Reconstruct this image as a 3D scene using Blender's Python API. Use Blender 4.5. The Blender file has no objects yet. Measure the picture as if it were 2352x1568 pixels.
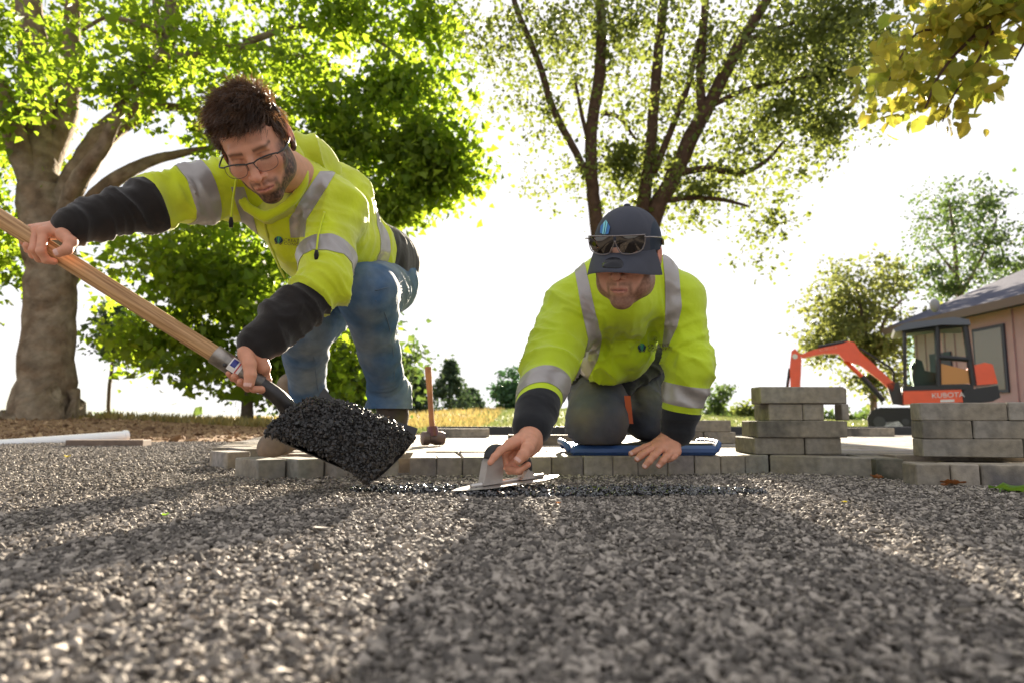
import bpy, math, random
import numpy as np
from mathutils import Vector, Matrix
from mathutils.bvhtree import BVHTree

random.seed(7); RNG = np.random.default_rng(7)
sc = bpy.context.scene
COL = sc.collection
R = math.radians

# ------------------------------------------------------------ camera, sky, sun, exposure
PITCH = math.atan(178 / 1568.0)
cam_d = bpy.data.cameras.new('camera'); cam = bpy.data.objects.new('camera', cam_d); COL.objects.link(cam)
cam.location = (0, 0, 0.18); cam.rotation_euler = (math.pi / 2 + PITCH, 0, 0)
cam_d.sensor_width = 36; cam_d.lens = 24; cam_d.clip_start = 0.02; cam_d.clip_end = 2000
cam_d.dof.use_dof = True; cam_d.dof.focus_distance = 1.78; cam_d.dof.aperture_fstop = 4.0
cam_d.dof.aperture_blades = 9
sc.camera = cam

SUN_AZ, SUN_EL = R(5.6), R(13.6)          # azimuth measured from +Y towards +X
world = bpy.data.worlds.new('World'); sc.world = world; world.use_nodes = True
wn = world.node_tree; wn.nodes.clear()
w_out = wn.nodes.new('ShaderNodeOutputWorld'); w_bg = wn.nodes.new('ShaderNodeBackground')
w_sky = wn.nodes.new('ShaderNodeTexSky'); w_sky.sky_type = 'NISHITA'; w_sky.sun_disc = False
w_sky.sun_elevation = SUN_EL; w_sky.sun_rotation = SUN_AZ
w_sky.air_density = 1.0; w_sky.dust_density = 1.2; w_sky.ozone_density = 1.2
w_bg.inputs['Strength'].default_value = 0.05
# hazy bright sky: the clear-sky colours, capped, under an even pale veil
w_cap = wn.nodes.new('ShaderNodeMix'); w_cap.data_type = 'RGBA'; w_cap.blend_type = 'DARKEN'; w_cap.inputs[0].default_value = 1; w_cap.inputs[7].default_value = (5.5, 5.6, 6.0, 1)
w_veil = wn.nodes.new('ShaderNodeMix'); w_veil.data_type = 'RGBA'; w_veil.inputs[0].default_value = 0.72; w_veil.inputs[7].default_value = (4.15, 3.98, 3.98, 1)
wn.links.new(w_sky.outputs[0], w_cap.inputs[6]); wn.links.new(w_cap.outputs[2], w_veil.inputs[6]); wn.links.new(w_veil.outputs[2], w_bg.inputs[0]); wn.links.new(w_bg.outputs[0], w_out.inputs[0])

sun_d = bpy.data.lights.new('sun', 'SUN'); sun_d.energy = 5.0; sun_d.angle = R(0.5); sun_d.color = (1.0, 0.86, 0.68)
sun = bpy.data.objects.new('sun', sun_d); COL.objects.link(sun)
SUN_DIR = Vector((math.sin(SUN_AZ) * math.cos(SUN_EL), math.cos(SUN_AZ) * math.cos(SUN_EL), math.sin(SUN_EL)))
sun.rotation_euler = (-SUN_DIR).to_track_quat('-Z', 'Y').to_euler()

sc.view_settings.view_transform = 'Standard'; sc.view_settings.look = 'None'
sc.view_settings.exposure = 2.45; sc.view_settings.gamma = 1.0; sc.view_settings.use_curve_mapping = False
sc.render.engine = 'CYCLES'
sc.cycles.use_denoising = True
sc.cycles.max_bounces = 8; sc.cycles.transparent_max_bounces = 8
sc.cycles.sample_clamp_indirect = 6.0

# ------------------------------------------------------------ measuring helpers
# reading points of the place off a 2352 x 1568 picture of it, at a stated distance Y
FW = 1568.0
def P(px, py, Y):
    u = (px - 1176) / FW; v = (784 - py) / FW
    dy = math.cos(PITCH) - v * math.sin(PITCH); dz = math.sin(PITCH) + v * math.cos(PITCH)
    t = Y / dy
    return np.array((u * t, Y, 0.18 + dz * t))
def G(px, py, z=0.0):
    v = (784 - py) / FW
    dy = math.cos(PITCH) - v * math.sin(PITCH); dz = math.sin(PITCH) + v * math.cos(PITCH)
    t = (z - 0.18) / dz
    return np.array(((px - 1176) / FW * t, dy * t, z))
def A(*x): return np.array(x, dtype=float)
def nrm(v): v = np.asarray(v, float); return v / max(1e-9, np.linalg.norm(v))

# ------------------------------------------------------------ materials
MATS = {}
def mat(name, base=(0.5, 0.5, 0.5), rough=0.6, metal=0.0, spec=0.5, noise=None, bump=None, attr=False,
        sheen=0.0, coat=0.0, sss=0.0, trans=0.0, cols=None, rnd=0.0, coord='Object', extra=None):
    """noise=(scale, amount[, detail]) varies the value; cols=(colour b, scale) mixes a second colour; bump=[(scale, strength, dist)]"""
    if name in MATS: return MATS[name]
    m = bpy.data.materials.new(name); m.use_nodes = True; MATS[name] = m
    nt = m.node_tree; b = nt.nodes['Principled BSDF']; L = nt.links
    b.inputs['Roughness'].default_value = rough; b.inputs['Metallic'].default_value = metal
    b.inputs['Specular IOR Level'].default_value = spec
    b.inputs['Sheen Weight'].default_value = sheen; b.inputs['Coat Weight'].default_value = coat
    b.inputs['Subsurface Weight'].default_value = sss
    if sss: b.inputs['Subsurface Radius'].default_value = (1, 0.35, 0.2); b.inputs['Subsurface Scale'].default_value = 0.008
    b.inputs['Transmission Weight'].default_value = trans
    tc = nt.nodes.new('ShaderNodeTexCoord')
    rgb = nt.nodes.new('ShaderNodeRGB'); rgb.outputs[0].default_value = (*base, 1); cur = rgb.outputs[0]
    if attr:
        at = nt.nodes.new('ShaderNodeAttribute'); at.attribute_name = 'Col'; cur = at.outputs['Color']
    if cols:
        n = nt.nodes.new('ShaderNodeTexNoise'); n.inputs['Scale'].default_value = cols[1]; n.inputs['Detail'].default_value = 6
        L.new(tc.outputs[coord], n.inputs['Vector'])
        rp = nt.nodes.new('ShaderNodeValToRGB'); rp.color_ramp.elements[0].position = 0.4; rp.color_ramp.elements[1].position = 0.62
        L.new(n.outputs[0], rp.inputs[0])
        mx = nt.nodes.new('ShaderNodeMix'); mx.data_type = 'RGBA'
        L.new(rp.outputs[0], mx.inputs[0]); L.new(cur, mx.inputs[6]); mx.inputs[7].default_value = (*cols[0], 1); cur = mx.outputs[2]
    if noise:
        n = nt.nodes.new('ShaderNodeTexNoise'); n.inputs['Scale'].default_value = noise[0]; n.inputs['Detail'].default_value = noise[2] if len(noise) > 2 else 5
        L.new(tc.outputs[coord], n.inputs['Vector'])
        mr = nt.nodes.new('ShaderNodeMapRange'); mr.inputs[1].default_value = 0.25; mr.inputs[2].default_value = 0.75
        mr.inputs[3].default_value = 1 - noise[1]; mr.inputs[4].default_value = 1 + noise[1]
        L.new(n.outputs[0], mr.inputs[0])
        hs = nt.nodes.new('ShaderNodeHueSaturation'); L.new(mr.outputs[0], hs.inputs['Value']); L.new(cur, hs.inputs['Color']); cur = hs.outputs[0]
    if rnd:
        oi = nt.nodes.new('ShaderNodeObjectInfo')
        mr = nt.nodes.new('ShaderNodeMapRange'); mr.inputs[3].default_value = 1 - rnd; mr.inputs[4].default_value = 1 + rnd
        L.new(oi.outputs['Random'], mr.inputs[0])
        hs = nt.nodes.new('ShaderNodeHueSaturation'); L.new(mr.outputs[0], hs.inputs['Value']); L.new(cur, hs.inputs['Color']); cur = hs.outputs[0]
    L.new(cur, b.inputs['Base Color'])
    prev = None
    for (s, st, di) in (bump or []):
        n = nt.nodes.new('ShaderNodeTexNoise'); n.inputs['Scale'].default_value = s; n.inputs['Detail'].default_value = 4
        L.new(tc.outputs[coord], n.inputs['Vector'])
        bp = nt.nodes.new('ShaderNodeBump'); bp.inputs['Strength'].default_value = st; bp.inputs['Distance'].default_value = di
        L.new(n.outputs[0], bp.inputs['Height'])
        if prev: L.new(prev, bp.inputs['Normal'])
        prev = bp.outputs[0]
    if prev: L.new(prev, b.inputs['Normal'])
    if extra: extra(nt, b, tc, cur)
    return m

def leaf_mat(name, c1, c2, tr1, tr2, mix=0.55, scale=1.2):
    if name in MATS: return MATS[name]
    m = bpy.data.materials.new(name); m.use_nodes = True; MATS[name] = m
    nt = m.node_tree; nt.nodes.clear(); L = nt.links
    out = nt.nodes.new('ShaderNodeOutputMaterial'); ms = nt.nodes.new('ShaderNodeMixShader'); ms.inputs[0].default_value = mix
    p = nt.nodes.new('ShaderNodeBsdfPrincipled'); p.inputs['Roughness'].default_value = 0.5; p.inputs['Specular IOR Level'].default_value = 0.35
    t = nt.nodes.new('ShaderNodeBsdfTranslucent')
    at = nt.nodes.new('ShaderNodeAttribute'); at.attribute_name = 'rnd'
    for (a, b_, tgt) in ((c1, c2, p.inputs['Base Color']), (tr1, tr2, t.inputs['Color'])):
        mx = nt.nodes.new('ShaderNodeMix'); mx.data_type = 'RGBA'
        mx.inputs[6].default_value = (*a, 1); mx.inputs[7].default_value = (*b_, 1)
        L.new(at.outputs['Fac'], mx.inputs[0]); L.new(mx.outputs[2], tgt)
    L.new(p.outputs[0], ms.inputs[1]); L.new(t.outputs[0], ms.inputs[2]); L.new(ms.outputs[0], out.inputs[0])
    return m

# ------------------------------------------------------------ object helpers
BASE = {}
def tag(o, label=None, cat=None, group=None, kind=None):
    if label: o['label'] = label
    if cat: o['category'] = cat
    if group: o['group'] = group
    if kind: o['kind'] = kind
    return o
def empty(name, loc, label=None, cat=None, group=None):
    o = bpy.data.objects.new(name, None); COL.objects.link(o); o.location = tuple(loc); o.empty_display_size = 0.1
    BASE[o.name] = np.array(loc, float)
    return tag(o, label, cat, group)
def smooth(me, ang=None):
    me.polygons.foreach_set('use_smooth', [True] * len(me.polygons))
    if ang is not None: me.set_sharp_from_angle(angle=R(ang))
def mk(name, V, F, m, parent=None, sm=False, ang=None, base=None, cols=None, rnd=None):
    """one mesh object from world-space vertices"""
    V = np.asarray(V, float)
    b = BASE[parent.name] if parent else (np.array(base, float) if base is not None else np.zeros(3))
    me = bpy.data.meshes.new(name)
    F = F.tolist() if isinstance(F, np.ndarray) else F
    me.from_pydata((V - b).tolist(), [], F); me.update()
    for x in (m if isinstance(m, (list, tuple)) else [m]): me.materials.append(x)
    if sm: smooth(me, ang)
    if cols is not None:
        a = me.color_attributes.new('Col', 'FLOAT_COLOR', 'POINT')
        a.data.foreach_set('color', np.hstack([np.clip(cols, 0, 1), np.ones((len(cols), 1))]).astype(np.float32).ravel())
    if rnd is not None:
        a = me.attributes.new('rnd', 'FLOAT', 'POINT'); a.data.foreach_set('value', np.asarray(rnd, np.float32))
    o = bpy.data.objects.new(name, me); COL.objects.link(o)
    if parent: o.parent = parent
    else: o.location = tuple(b)
    BASE[o.name] = b
    return o
class MB:
    def __init__(s): s.V = []; s.F = []; s.n = 0
    def add(s, V, F):
        V = np.asarray(V, float)
        s.V.append(V); s.F += [tuple(int(i) + s.n for i in f) for f in F]; s.n += len(V); return s
    def build(s, name, m, parent=None, **k): return mk(name, np.vstack(s.V), s.F, m, parent, **k)
def frame(d, up=(0, 0, 1)):
    d = nrm(d); u = np.array(up, float)
    if abs(np.dot(d, u)) > 0.97: u = A(1, 0, 0)
    x = nrm(np.cross(u, d)); y = np.cross(d, x)
    return x, y, d
def tube(pts, rad, n=10, cap=True, flat=1.0, up=(0, 0, 1), wob=0):
    pts = [np.array(p, float) for p in pts]; rad = rad if hasattr(rad, '__len__') else [rad] * len(pts)
    V = []; F = []; px = None
    for i, p in enumerate(pts):
        d = pts[min(i + 1, len(pts) - 1)] - pts[max(i - 1, 0)]
        x, y, d = frame(d, up)
        if px is not None:
            x = nrm(px - d * np.dot(px, d)); y = np.cross(d, x)
        px = x
        for k in range(n):
            a = 2 * math.pi * k / n
            r = rad[i] * (1 + (wob * math.sin(3 * a + i * .22) if wob else 0))
            V.append(p + x * math.cos(a) * r + y * math.sin(a) * r * flat)
        if i:
            o = (i - 1) * n
            for k in range(n): F.append((o + k, o + (k + 1) % n, o + n + (k + 1) % n, o + n + k))
    if cap:
        F.append(tuple(range(n))[::-1]); F.append(tuple(range((len(pts) - 1) * n, len(pts) * n)))
    return V, F
def spline(pts, m=6):
    """Catmull-Rom through points (any dimension)"""
    pts = [np.array(p, float) for p in pts]; q = [2 * pts[0] - pts[1]] + pts + [2 * pts[-1] - pts[-2]]; out = []
    for i in range(1, len(q) - 2):
        for k in range(m):
            t = k / m
            out.append(0.5 * ((2 * q[i]) + (-q[i - 1] + q[i + 1]) * t + (2 * q[i - 1] - 5 * q[i] + 4 * q[i + 1] - q[i + 2]) * t * t + (-q[i - 1] + 3 * q[i] - 3 * q[i + 1] + q[i + 2]) * t ** 3))
    out.append(pts[-1]); return out
def box(c, s, rz=0.0, bev=0.0, M=None, jit=0.0):
    """bevelled box: centre, full sizes, turn about z"""
    hx, hy, hz = s[0] / 2, s[1] / 2, s[2] / 2; b = min(bev, hx * .9, hy * .9, hz * .9)
    if b <= 0:
        V = A(*[(x, y, z) for x in (-hx, hx) for y in (-hy, hy) for z in (-hz, hz)]).reshape(-1, 3)
        F = [(0, 1, 3, 2), (4, 6, 7, 5), (0, 4, 5, 1), (2, 3, 7, 6), (0, 2, 6, 4), (1, 5, 7, 3)]
    else:
        V = []; ix = {}
        for sx in (-1, 1):
            for sy in (-1, 1):
                for sz in (-1, 1):
                    for ax in range(3):
                        q = [sx * (hx - b), sy * (hy - b), sz * (hz - b)]; q[ax] = (sx * hx, sy * hy, sz * hz)[ax]
                        ix[(sx, sy, sz, ax)] = len(V); V.append(q)
        V = np.array(V)
        if jit: V = V + RNG.normal(0, jit, V.shape)
        F = []
        for ax in range(3):
            o1, o2 = [(1, 2), (2, 0), (0, 1)][ax]
            for s_ in (-1, 1):
                def K(a_, b_):
                    q = [0, 0, 0]; q[ax] = s_; q[o1] = a_; q[o2] = b_; return ix[(*q, ax)]
                f = [K(-1, -1), K(1, -1), K(1, 1), K(-1, 1)]; F.append(tuple(f if s_ > 0 else f[::-1]))
            for a_ in (-1, 1):      # edges along ax
                for b_ in (-1, 1):
                    def E(e, w):
                        q = [0, 0, 0]; q[ax] = e; q[o1] = a_; q[o2] = b_; return ix[(*q, w)]
                    f = [E(-1, o1), E(1, o1), E(1, o2), E(-1, o2)]; F.append(tuple(f if a_ * b_ < 0 else f[::-1]))
        for sx in (-1, 1):
            for sy in (-1, 1):
                for sz in (-1, 1):
                    f = [ix[(sx, sy, sz, 0)], ix[(sx, sy, sz, 1)], ix[(sx, sy, sz, 2)]]
                    F.append(tuple(f if sx * sy * sz > 0 else f[::-1]))
    if M is not None: V = V @ np.array(M, float).T
    c_, s_ = math.cos(rz), math.sin(rz)
    V = np.column_stack([V[:, 0] * c_ - V[:, 1] * s_, V[:, 0] * s_ + V[:, 1] * c_, V[:, 2]]) + np.array(c, float)
    return V, F
def slab(poly, th, nvec):
    """extrude a 3-D polygon along nvec by th"""
    poly = np.array(poly, float); n = len(poly); q = poly + nrm(nvec) * th
    return np.vstack([poly, q]), [tuple(range(n))[::-1], tuple(range(n, 2 * n))] + [(i, (i + 1) % n, n + (i + 1) % n, n + i) for i in range(n)]
def sphere(c, r, nu=12, nv=8, M=None):
    r = np.array(r if hasattr(r, '__len__') else (r, r, r), float); V = [(0, 0, -1)]
    for j in range(1, nv):
        p = -math.pi / 2 + math.pi * j / nv
        for i in range(nu): V.append((math.cos(p) * math.cos(2 * math.pi * i / nu), math.cos(p) * math.sin(2 * math.pi * i / nu), math.sin(p)))
    V.append((0, 0, 1)); V = np.array(V) * r
    if M is not None: V = V @ np.array(M, float).T
    F = [(0, 1 + (i + 1) % nu, 1 + i) for i in range(nu)]
    for j in range(nv - 2):
        for i in range(nu):
            a = 1 + j * nu; F.append((a + i, a + (i + 1) % nu, a + nu + (i + 1) % nu, a + nu + i))
    a = 1 + (nv - 2) * nu; F += [(a + i, a + (i + 1) % nu, len(V) - 1) for i in range(nu)]
    return V + np.array(c, float), F

# ------------------------------------------------------------ value noise
def vnoise(p, seed=0):
    p = np.asarray(p, float); i = np.floor(p).astype(np.int64); f = p - i; f = f * f * (3 - 2 * f)
    def h(x, y, z):
        n = (x * 374761393 + y * 668265263 + z * 2147483647 + seed * 974634777) & 0xffffffff
        n = ((n ^ (n >> 13)) * 1274126177) & 0xffffffff
        return ((n ^ (n >> 16)) & 0xffff) / 65535.0
    r = 0
    for dx in (0, 1):
        for dy in (0, 1):
            for dz in (0, 1):
                w = (f[:, 0] if dx else 1 - f[:, 0]) * (f[:, 1] if dy else 1 - f[:, 1]) * (f[:, 2] if dz else 1 - f[:, 2])
                r = r + w * h(i[:, 0] + dx, i[:, 1] + dy, i[:, 2] + dz)
    return r * 2 - 1
def fbm(p, seed=0, o=3):
    r = 0; a = 1.0
    for k in range(o): r = r + a * vnoise(np.asarray(p) * 2 ** k, seed + k); a *= 0.5
    return r

# ------------------------------------------------------------ distance-field modelling (bodies and clothes grow as one skin)
def rc(a, b, ra, rb, flat=None):
    a = np.array(a, float); b = np.array(b, float); ab = b - a; l2 = float(ab @ ab) + 1e-12; rm = max(ra, rb) * (max(1, flat[1]) if flat else 1)
    fn = nrm(flat[0]) if flat else None
    def f(X, Y, Z):
        x, y, z = X - a[0], Y - a[1], Z - a[2]
        t = np.clip((x * ab[0] + y * ab[1] + z * ab[2]) / l2, 0, 1)
        x = x - t * ab[0]; y = y - t * ab[1]; z = z - t * ab[2]
        if flat:
            q = (x * fn[0] + y * fn[1] + z * fn[2]) * (1 / flat[1] - 1)
            x = x + q * fn[0]; y = y + q * fn[1]; z = z + q * fn[2]
        return np.sqrt(x * x + y * y + z * z) - (ra + t * (rb - ra))
    return np.minimum(a, b) - rm, np.maximum(a, b) + rm, f
def ell(c, r, M=None):
    c = np.array(c, float); r = np.array(r, float); M = np.eye(3) if M is None else np.array(M, float); rm = max(r)
    def f(X, Y, Z):
        x, y, z = X - c[0], Y - c[1], Z - c[2]
        q = [(x * M[0, i] + y * M[1, i] + z * M[2, i]) / r[i] for i in range(3)]
        k0 = np.sqrt(q[0] ** 2 + q[1] ** 2 + q[2] ** 2)
        k1 = np.sqrt((q[0] / r[0]) ** 2 + (q[1] / r[1]) ** 2 + (q[2] / r[2]) ** 2) + 1e-9
        return k0 * (k0 - 1) / k1
    return c - rm, c + rm, f
class Field:
    def __init__(s, lo, hi, h):
        s.lo = np.array(lo, float); s.h = h; s.n = np.ceil((np.array(hi) - s.lo) / h).astype(int) + 1
        s.F = np.full(tuple(s.n), 1.0, np.float32); s.ax = [s.lo[i] + h * np.arange(s.n[i]) for i in range(3)]
    def _sl(s, lo, hi, k):
        a = np.clip(np.floor((lo - k - s.lo) / s.h).astype(int) - 3, 0, s.n); b = np.clip(np.ceil((hi + k - s.lo) / s.h).astype(int) + 4, 0, s.n)
        return tuple(slice(a[i], b[i]) for i in range(3))
    def _d(s, pr, k):
        sl = s._sl(pr[0], pr[1], k)
        X = s.ax[0][sl[0]][:, None, None]; Y = s.ax[1][sl[1]][None, :, None]; Z = s.ax[2][sl[2]][None, None, :]
        return sl, (pr[2](X, Y, Z) + 0 * (X + Y + Z)).astype(np.float32)
    def add(s, pr, k=0.01):
        sl, d = s._d(pr, k); f = s.F[sl]
        if k <= 0: s.F[sl] = np.minimum(f, d); return s
        h = np.clip(0.5 + 0.5 * (f - d) / k, 0, 1); s.F[sl] = f * (1 - h) + d * h - k * h * (1 - h); return s
    def sub(s, pr, k=0.005):
        sl, d = s._d(pr, k); f = s.F[sl]; d = -d
        h = np.clip(0.5 - 0.5 * (f - d) / k, 0, 1); s.F[sl] = f * (1 - h) + d * h + k * h * (1 - h); return s
    def mesh(s):
        Fd = s.F; S = Fd < 0; n = s.n - 1; cnt8 = np.zeros(tuple(n), np.int8)
        cor = [(i, j, k) for i in (0, 1) for j in (0, 1) for k in (0, 1)]
        for (i, j, k) in cor: cnt8 += S[i:n[0] + i, j:n[1] + j, k:n[2] + k]
        act = (cnt8 > 0) & (cnt8 < 8); idx = np.full(tuple(n), -1, np.int64); idx[act] = np.arange(act.sum())
        I = np.argwhere(act); acc = np.zeros((len(I), 3)); c = np.zeros(len(I))
        for a in cor:
            for ax in range(3):
                if a[ax]: continue
                b = list(a); b[ax] = 1
                fa = Fd[I[:, 0] + a[0], I[:, 1] + a[1], I[:, 2] + a[2]]; fb = Fd[I[:, 0] + b[0], I[:, 1] + b[1], I[:, 2] + b[2]]
                m = (fa < 0) != (fb < 0); t = np.where(m, fa / np.where(fa == fb, 1, fa - fb), 0)
                q = np.tile(np.array(a, float), (len(I), 1)); q[:, ax] += t; acc[m] += q[m]; c += m
        V = (I + acc / c[:, None]) * s.h + s.lo; Q = []
        for ax in range(3):
            a1, a2 = [(1, 2), (2, 0), (0, 1)][ax]
            sl0 = [slice(None)] * 3; sl1 = [slice(None)] * 3; sl0[ax] = slice(0, -1); sl1[ax] = slice(1, None)
            s0 = S[tuple(sl0)]; df = s0 != S[tuple(sl1)]
            e = np.argwhere(df); e = e[(e[:, a1] > 0) & (e[:, a2] > 0) & (e[:, a1] < n[a1]) & (e[:, a2] < n[a2])]
            ins = s0[e[:, 0], e[:, 1], e[:, 2]]
            def cell(d1, d2):
                g = e.copy(); g[:, a1] -= d1; g[:, a2] -= d2; return idx[g[:, 0], g[:, 1], g[:, 2]]
            q = np.column_stack([cell(1, 1), cell(0, 1), cell(0, 0), cell(1, 0)]); q[~ins] = q[~ins][:, ::-1]; Q.append(q)
        return V, np.vstack(Q)
def vnormals(V, F):
    F = np.asarray(F); n = np.cross(V[F[:, 2]] - V[F[:, 0]], V[F[:, 3]] - V[F[:, 1]]); N = np.zeros_like(V)
    for i in range(4): np.add.at(N, F[:, i], n)
    return N / (np.linalg.norm(N, axis=1)[:, None] + 1e-12)
def relax(V, F, it=1, w=0.5):
    F = np.asarray(F)
    for _ in range(it):
        S = np.zeros_like(V); c = np.zeros(len(V))
        for i in range(4):
            np.add.at(S, F[:, i], V[F[:, (i + 1) % 4]]); np.add.at(S, F[:, i], V[F[:, (i + 3) % 4]]); np.add.at(c, F[:, i], 2)
        V = V * (1 - w) + w * S / c[:, None]
    return V
def folds(V, F, regs, fine=0.0, seed=3):
    """cloth folds: regs = [(centre, radius, direction across the folds, wavelength, amplitude)]"""
    N = vnormals(V, F); D = np.zeros(len(V))
    for (c, rad, d, wl, amp) in regs:
        w = np.exp(-(np.linalg.norm(V - np.array(c), axis=1) / rad) ** 2)
        d = nrm(d); u, v, _ = frame(d); Q = np.column_stack([(V @ d) / wl, (V @ u) / (wl * 5.5), (V @ v) / (wl * 5.5)]) + 0.55 * np.column_stack([vnoise(V * 11, seed), vnoise(V * 11, seed + 1), vnoise(V * 11, seed + 2)])
        r1 = 1 - 2 * np.abs(vnoise(Q, seed + 3)) ** 0.6; r2 = 1 - 2 * np.abs(vnoise(Q * 1.9 + 7, seed + 4)) ** 0.7
        D += w * amp * 1.45 * (1.25 * r1 + 0.5 * r2)
        seed += 11
    if fine: D += fine * fbm(V * 14, seed, 3)
    return V + N * D[:, None]
def cut(V, F, planes):
    """keep the side where (p-c).n > 0 of every plane; cuts faces cleanly.  Returns V, F"""
    import bmesh
    bm = bmesh.new(); me = bpy.data.meshes.new('t'); me.from_pydata(np.asarray(V).tolist(), [], F.tolist() if isinstance(F, np.ndarray) else F)
    bm.from_mesh(me); bpy.data.meshes.remove(me)
    for (c, n) in planes:
        bmesh.ops.bisect_plane(bm, geom=bm.verts[:] + bm.edges[:] + bm.faces[:], plane_co=Vector(c), plane_no=Vector(-nrm(n)), clear_outer=True, dist=1e-5)
    bm.verts.ensure_lookup_table(); bm.verts.index_update()
    V2 = np.array([v.co[:] for v in bm.verts]).reshape(-1, 3); F2 = [tuple(v.index for v in f.verts) for f in bm.faces]; bm.free()
    return V2, F2
def near(V, F, fn):
    """faces whose centre passes fn, with unused vertices dropped"""
    if isinstance(F, np.ndarray):
        C = V[F].mean(1); k = fn(C); F = F[k]; u = np.unique(F); mp = np.zeros(len(V), int); mp[u] = np.arange(len(u)); return V[u], mp[F]
    C = np.array([V[list(f)].mean(0) for f in F]); k = fn(C); F = [f for f, q in zip(F, k) if q]
    u = sorted({i for f in F for i in f}); mp = {a: b for b, a in enumerate(u)}
    return V[u], [tuple(mp[i] for i in f) for f in F]
def shell(V, F, off=0.002, th=0.0015):
    """lift an open patch off its surface and give it thickness"""
    N = np.zeros_like(V)
    for f in F:
        n = np.cross(V[f[1]] - V[f[0]], V[f[2]] - V[f[0]])
        for i in f: N[i] += n
    N /= np.linalg.norm(N, axis=1)[:, None] + 1e-12; n = len(V)
    cnt = {}
    for f in F:
        for i in range(len(f)):
            e = (f[i], f[(i + 1) % len(f)]); cnt[e] = 1
    FF = [tuple(f) for f in F] + [tuple(i + n for i in f[::-1]) for f in F]
    for (a, b) in cnt:
        if (b, a) not in cnt: FF.append((b, a, a + n, b + n))
    return np.vstack([V + N * off, V + N * (off - th - 0.002)]), FF
# ============================================================ GROUND
def gh(x, y):
    x = np.asarray(x, float); y = np.asarray(y, float)
    z = 0.20 * np.exp(-(((x + 7.2) / 3.4) ** 2 + ((y - 10.8) / 3.0) ** 2))
    z = z + 0.75 * np.exp(-(((x - 3) / 14) ** 2 + ((y - 42) / 16) ** 2))
    z = z - 0.17 / (1 + np.exp(-(x - 4.5) * 1.5)) / (1 + np.exp(-(y - 7.0) * 1.5))
    z = z + 0.012 * fbm(np.column_stack([x.ravel() * .7, y.ravel() * .7, 0 * x.ravel()]), 4).reshape(x.shape) * (y > 4.5) * np.clip((y - 4.5) / 2, 0, 1)
    return z + 0.5 * np.clip((y - 60) / 300, 0, 1)
def axis_pts(lo, fine_lo, fine_hi, hi, st, g=1.16):
    a = list(np.arange(fine_lo, fine_hi + st / 2, st)); d = st
    while a[-1] < hi: d *= g; a.append(a[-1] + d)
    d = st
    while a[0] > lo: d *= g; a.insert(0, a[0] - d)
    return np.array(a)
gx = axis_pts(-420, -11, 9, 420, 0.16); gy = axis_pts(-12, -1, 15, 700, 0.16)
GX, GY = np.meshgrid(gx, gy, indexing='ij'); GZ = gh(GX, GY) - 0.009
nx, ny = GX.shape; ii = np.arange(nx * ny).reshape(nx, ny)
Fq = np.stack([ii[:-1, :-1], ii[1:, :-1], ii[1:, 1:], ii[:-1, 1:]], -1).reshape(-1, 4)
pv = np.column_stack([GX.ravel(), GY.ravel(), GZ.ravel()])
n1 = fbm(pv[:, :3] * A(.8, .8, 0), 11); n2 = fbm(pv * A(.35, .12, 0), 21)
def ramp(t, a, b): return np.clip((t - a) / (b - a), 0, 1)[:, None]
gravc = A(.20, .178, .152); dirt = A(.25, .155, .085); grs = A(.16, .19, .045); gold = A(.42, .29, .075); lush = A(.22, .26, .07)
xx, yy = pv[:, 0], pv[:, 1]
c = np.tile(gravc, (len(pv), 1))
w = ramp(yy + n1 * .8, 4.6, 5.2); c = c * (1 - w) + dirt * w
edge = 9.6 - 2.2 * np.clip((xx + 5) / 6, 0, 1)
w = ramp(yy + n1 * 1.0 - edge - 3.2 * np.exp(-((xx + 7.2) / 3.6) ** 2), 0, 1.2); c = c * (1 - w) + grs * w
w = ramp(n2 + .25 + .5 * (xx < -2), 0, .7) * ramp(yy, 12, 20); gg = np.where((xx < -1)[:, None], gold, lush); c = c * (1 - w) + gg * w
ground_m = mat('ground_mat', attr=True, rough=0.95, spec=0.15, noise=(9, 0.35, 8), bump=[(60, 0.6, 0.01), (14, .7, .03)])
ground = tag(mk('ground', pv, Fq, ground_m, sm=True, cols=c), kind='structure')

# ------------------------------------------------------------ patio of grey planks
FRONT = [G(470, 1076), G(560, 1103), G(760, 1101), G(950, 1097), G(1300, 1092), G(1700, 1088), G(1768, 1088), G(2010, 1100), G(2086, 1101), G(2106, 1118), G(2352, 1121), G(2700, 1124)]
FXs = np.array([p[0] for p in FRONT]); FYs = np.array([p[1] for p in FRONT])
def front_y(x): return np.interp(x, FXs, FYs)
PZ = 0.062
pav_m = mat('concrete_paver', attr=True, rough=0.85, spec=0.25, noise=(45, 0.3, 8), cols=((.25, .215, .165), 7), bump=[(220, .5, .0015), (40, .4, .003)], rnd=0.22)
sand_m = mat('bedding_sand', (.30, .25, .19), rough=.95, noise=(60, .2))
bpoly = [(x, y + .34, 0.012) for x, y in zip(FXs[2:], FYs[2:])] + [(5.2, 5.3, .012), (-1.6, 5.3, .012), (-.98, 2.7, .012)]
V, F = slab(np.array(bpoly) - A(0, 0, .03), .06, (0, 0, 1))
pave = tag(mk('pavement', V, F, sand_m), kind='structure')
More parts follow.
